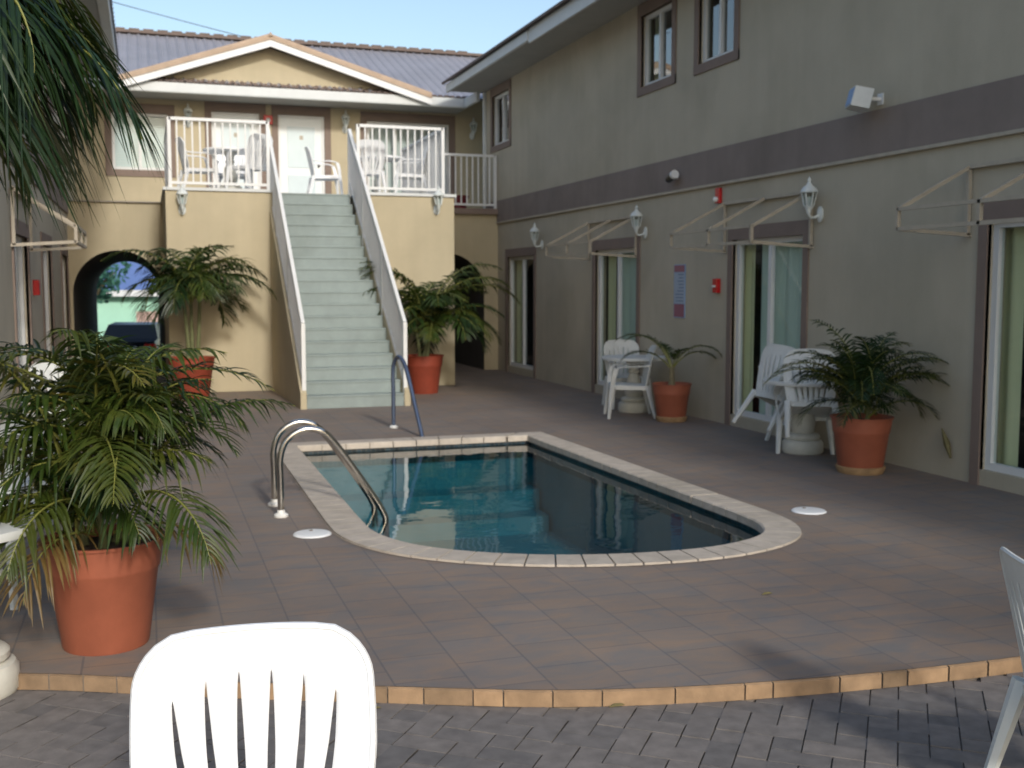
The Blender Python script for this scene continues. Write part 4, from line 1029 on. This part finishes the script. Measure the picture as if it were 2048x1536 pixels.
for (x_, y_, z_, w_, lb) in ((1.78, 3.985, -.066, .022, 'small dark dead leaf at the foot of the step near its middle'), (.83, 4.27, -.066, .018, 'small dark dead leaf at the foot of the step beside the foreground chair'), (3.1, 5.0, .006, .02, 'small dry leaf lying on the open deck tiles')):
    mb = MB(); mb.tube([(-w_ * 1.6, 0, 0), (-w_ * .5, .004, .004), (w_ * .6, -.003, .006), (w_ * 1.7, .003, .001)], [.002, w_ * .35, w_ * .3, .001], 6); tag(mb.build('dry_leaf', 'litter', smooth=True, loc=(x_, y_, z_)), lb, 'leaf')
# ---------------------------------------------------------------- beyond the archways
car = thing('parked_car', 'black car seen from behind through the left archway', 'car', (-.55, 33.5, -.94), radians(-8))
def car_body():
    b = MB()
    secs = [(0, .62, .25, .78), (.05, .80, .22, .95), (.4, .86, .20, 1.02), (.9, .87, .2, 1.0), (2.2, .88, .2, .98), (3.4, .87, .2, .92), (4.0, .80, .22, .80), (4.2, .66, .3, .68)]
    rings = []
    for y, w, z0, z1 in secs:
        rings.append([b.bm.verts.new((x, y, z)) for x, z in ((-w, z0 + .1), (-w * 1.0, z1 * .75), (-w * .92, z1), (w * .92, z1), (w, z1 * .75), (w, z0 + .1), (w * .85, z0), (-w * .85, z0))])
    for r0, r1 in zip(rings, rings[1:]):
        for k in range(8): b.bm.faces.new((r0[k], r0[(k + 1) % 8], r1[(k + 1) % 8], r1[k]))
    b.bm.faces.new(rings[0]); b.bm.faces.new(rings[-1][::-1]); return b
car_body().build('body', 'carpaint', car, smooth=True)
b = MB(); R_ = []
for y, w, z in ((.35, .80, .98), (.85, .66, 1.42), (2.0, .66, 1.46), (2.9, .78, .98)): R_.append([b.bm.verts.new(p) for p in ((-w, y, z), (w, y, z))])
for a, c in zip(R_, R_[1:]): b.bm.faces.new((a[0], a[1], c[1], c[0]))
for s in (0, 1): b.bm.faces.new([r[s] for r in R_])
b.build('cabin', 'black', car)
for x in (-1, 1):
    MB().box(x * .62 - .17, x * .62 + .17, -.02, .06, .74, .88).build('tail_light', 'taillight', car, bevel=.02)
    MB().box(x * .92 - .08, x * .92 + .08, 2.3, 2.4, .95, 1.08).build('mirror', 'carpaint', car, bevel=.02)
    for y in (.8, 3.4): MB().lathe([(.001, 0), (.32, 0), (.33, .03), (.33, .19), (.32, .2), (.001, .2)], 20, mtx=Matrix.Translation((x * .78 - .1, y, .33)) @ Matrix.Rotation(pi / 2, 4, 'Y')).build('wheel', 'tyre', car, smooth=True)
MB().box(-.25, .25, -.035, -.015, .70, .82).build('licence_plate', 'white', car)
hs = thing('mint_house', 'mint green house with blue roof seen through the left archway', 'house', (0, 46, -.95))
MB().box(-6, 2.6, 0, 6, 0, 2.15).build('wall', 'mint', hs); MB().box(-.4, 1.1, -.03, -.002, 0, 1.55).build('garage_door', 'pinkwall', hs); MB().box(-6.4, 3.0, -.45, 6.4, 2.15, 2.4).build('fascia', 'white', hs)
b = MB(); A_ = [V(-6.4, -.45, 2.4), V(3, -.45, 2.4), V(3, 6.4, 2.4), V(-6.4, 6.4, 2.4)]; r0, r1 = V(-3.2, 3, 4.2), V(-.2, 3, 4.2)
b.face([A_[0], A_[1], r1, r0]); b.face([A_[1], A_[2], r1]); b.face([A_[2], A_[3], r0, r1]); b.face([A_[3], A_[0], r0]); b.build('roof', 'blueroof', hs)
def broad_tree(label, loc, h, r, seed, mt='leaftree', n=1500):
    o = thing('leafy_tree', label, 'tree', loc); rn = random.Random(seed)
    b = MB(); b.tube([(0, 0, 0), (.1, 0, h * .3), (0, .1, h * .6)], [.2, .15, .1], 10)
    for k in range(7): a = k * .9; b.tube([(0, .05, h * .45), (r * .5 * cos(a), r * .5 * sin(a), h * .75), (r * .8 * cos(a), r * .8 * sin(a), h * .85)], [.08, .05, .02], 6)
    b.build('trunk', 'bark', o, smooth=True); b = MB()
    cl = [(V(rn.gauss(0, r * .45), rn.gauss(0, r * .45), h * .78 + rn.gauss(0, r * .3)), rn.uniform(.3, .6) * r) for _ in range(16)]
    for k in range(n):
        c, cr = rn.choice(cl); d = V(rn.gauss(0, 1), rn.gauss(0, 1), rn.gauss(0, 1)).normalized() * cr * rn.uniform(.6, 1); p = c + d; s = rn.uniform(.08, .18)
        u = V(rn.gauss(0, 1), rn.gauss(0, 1), rn.gauss(0, 1)).normalized(); w = u.orthogonal().normalized(); b.face([p + u * s, p + w * s * .5, p - u * s, p - w * s * .5])
    b.build('crown', mt, o); return o
broad_tree('leafy green tree beyond the left archway in front of the mint house', (-2.0, 40, -.95), 3.6, 1.3, 3)
broad_tree('leafy tree beyond the right archway', (9.5, 38, -.95), 4.2, 1.8, 4)
bx = MB().box(-.4, .4, -.4, .4, 0, .9).build('blue_bin', 'blueplastic', loc=(8.1, 33, -.95), bevel=.03); tag(bx, 'pale blue bin on the street beyond the right archway', 'bin')
# overhead wires
def wire(a, b, sag, label):
    a, b = V(*a), V(*b); pts = [a.lerp(b, t / 24) - V(0, 0, sag * 4 * (t / 24) * (1 - t / 24)) for t in range(25)]
    o = MB().tube(pts, .014, 5).build('overhead_wire', 'cable'); tag(o, label, 'power line')
wire((-8, 42, 13.2), (14, 42, 9.0), .3, 'upper thin overhead wire crossing the sky above the roof ridge')
wire((-8, 42.6, 12.2), (14, 42.6, 8.6), .3, 'lower thin overhead wire just above the roof ridge')
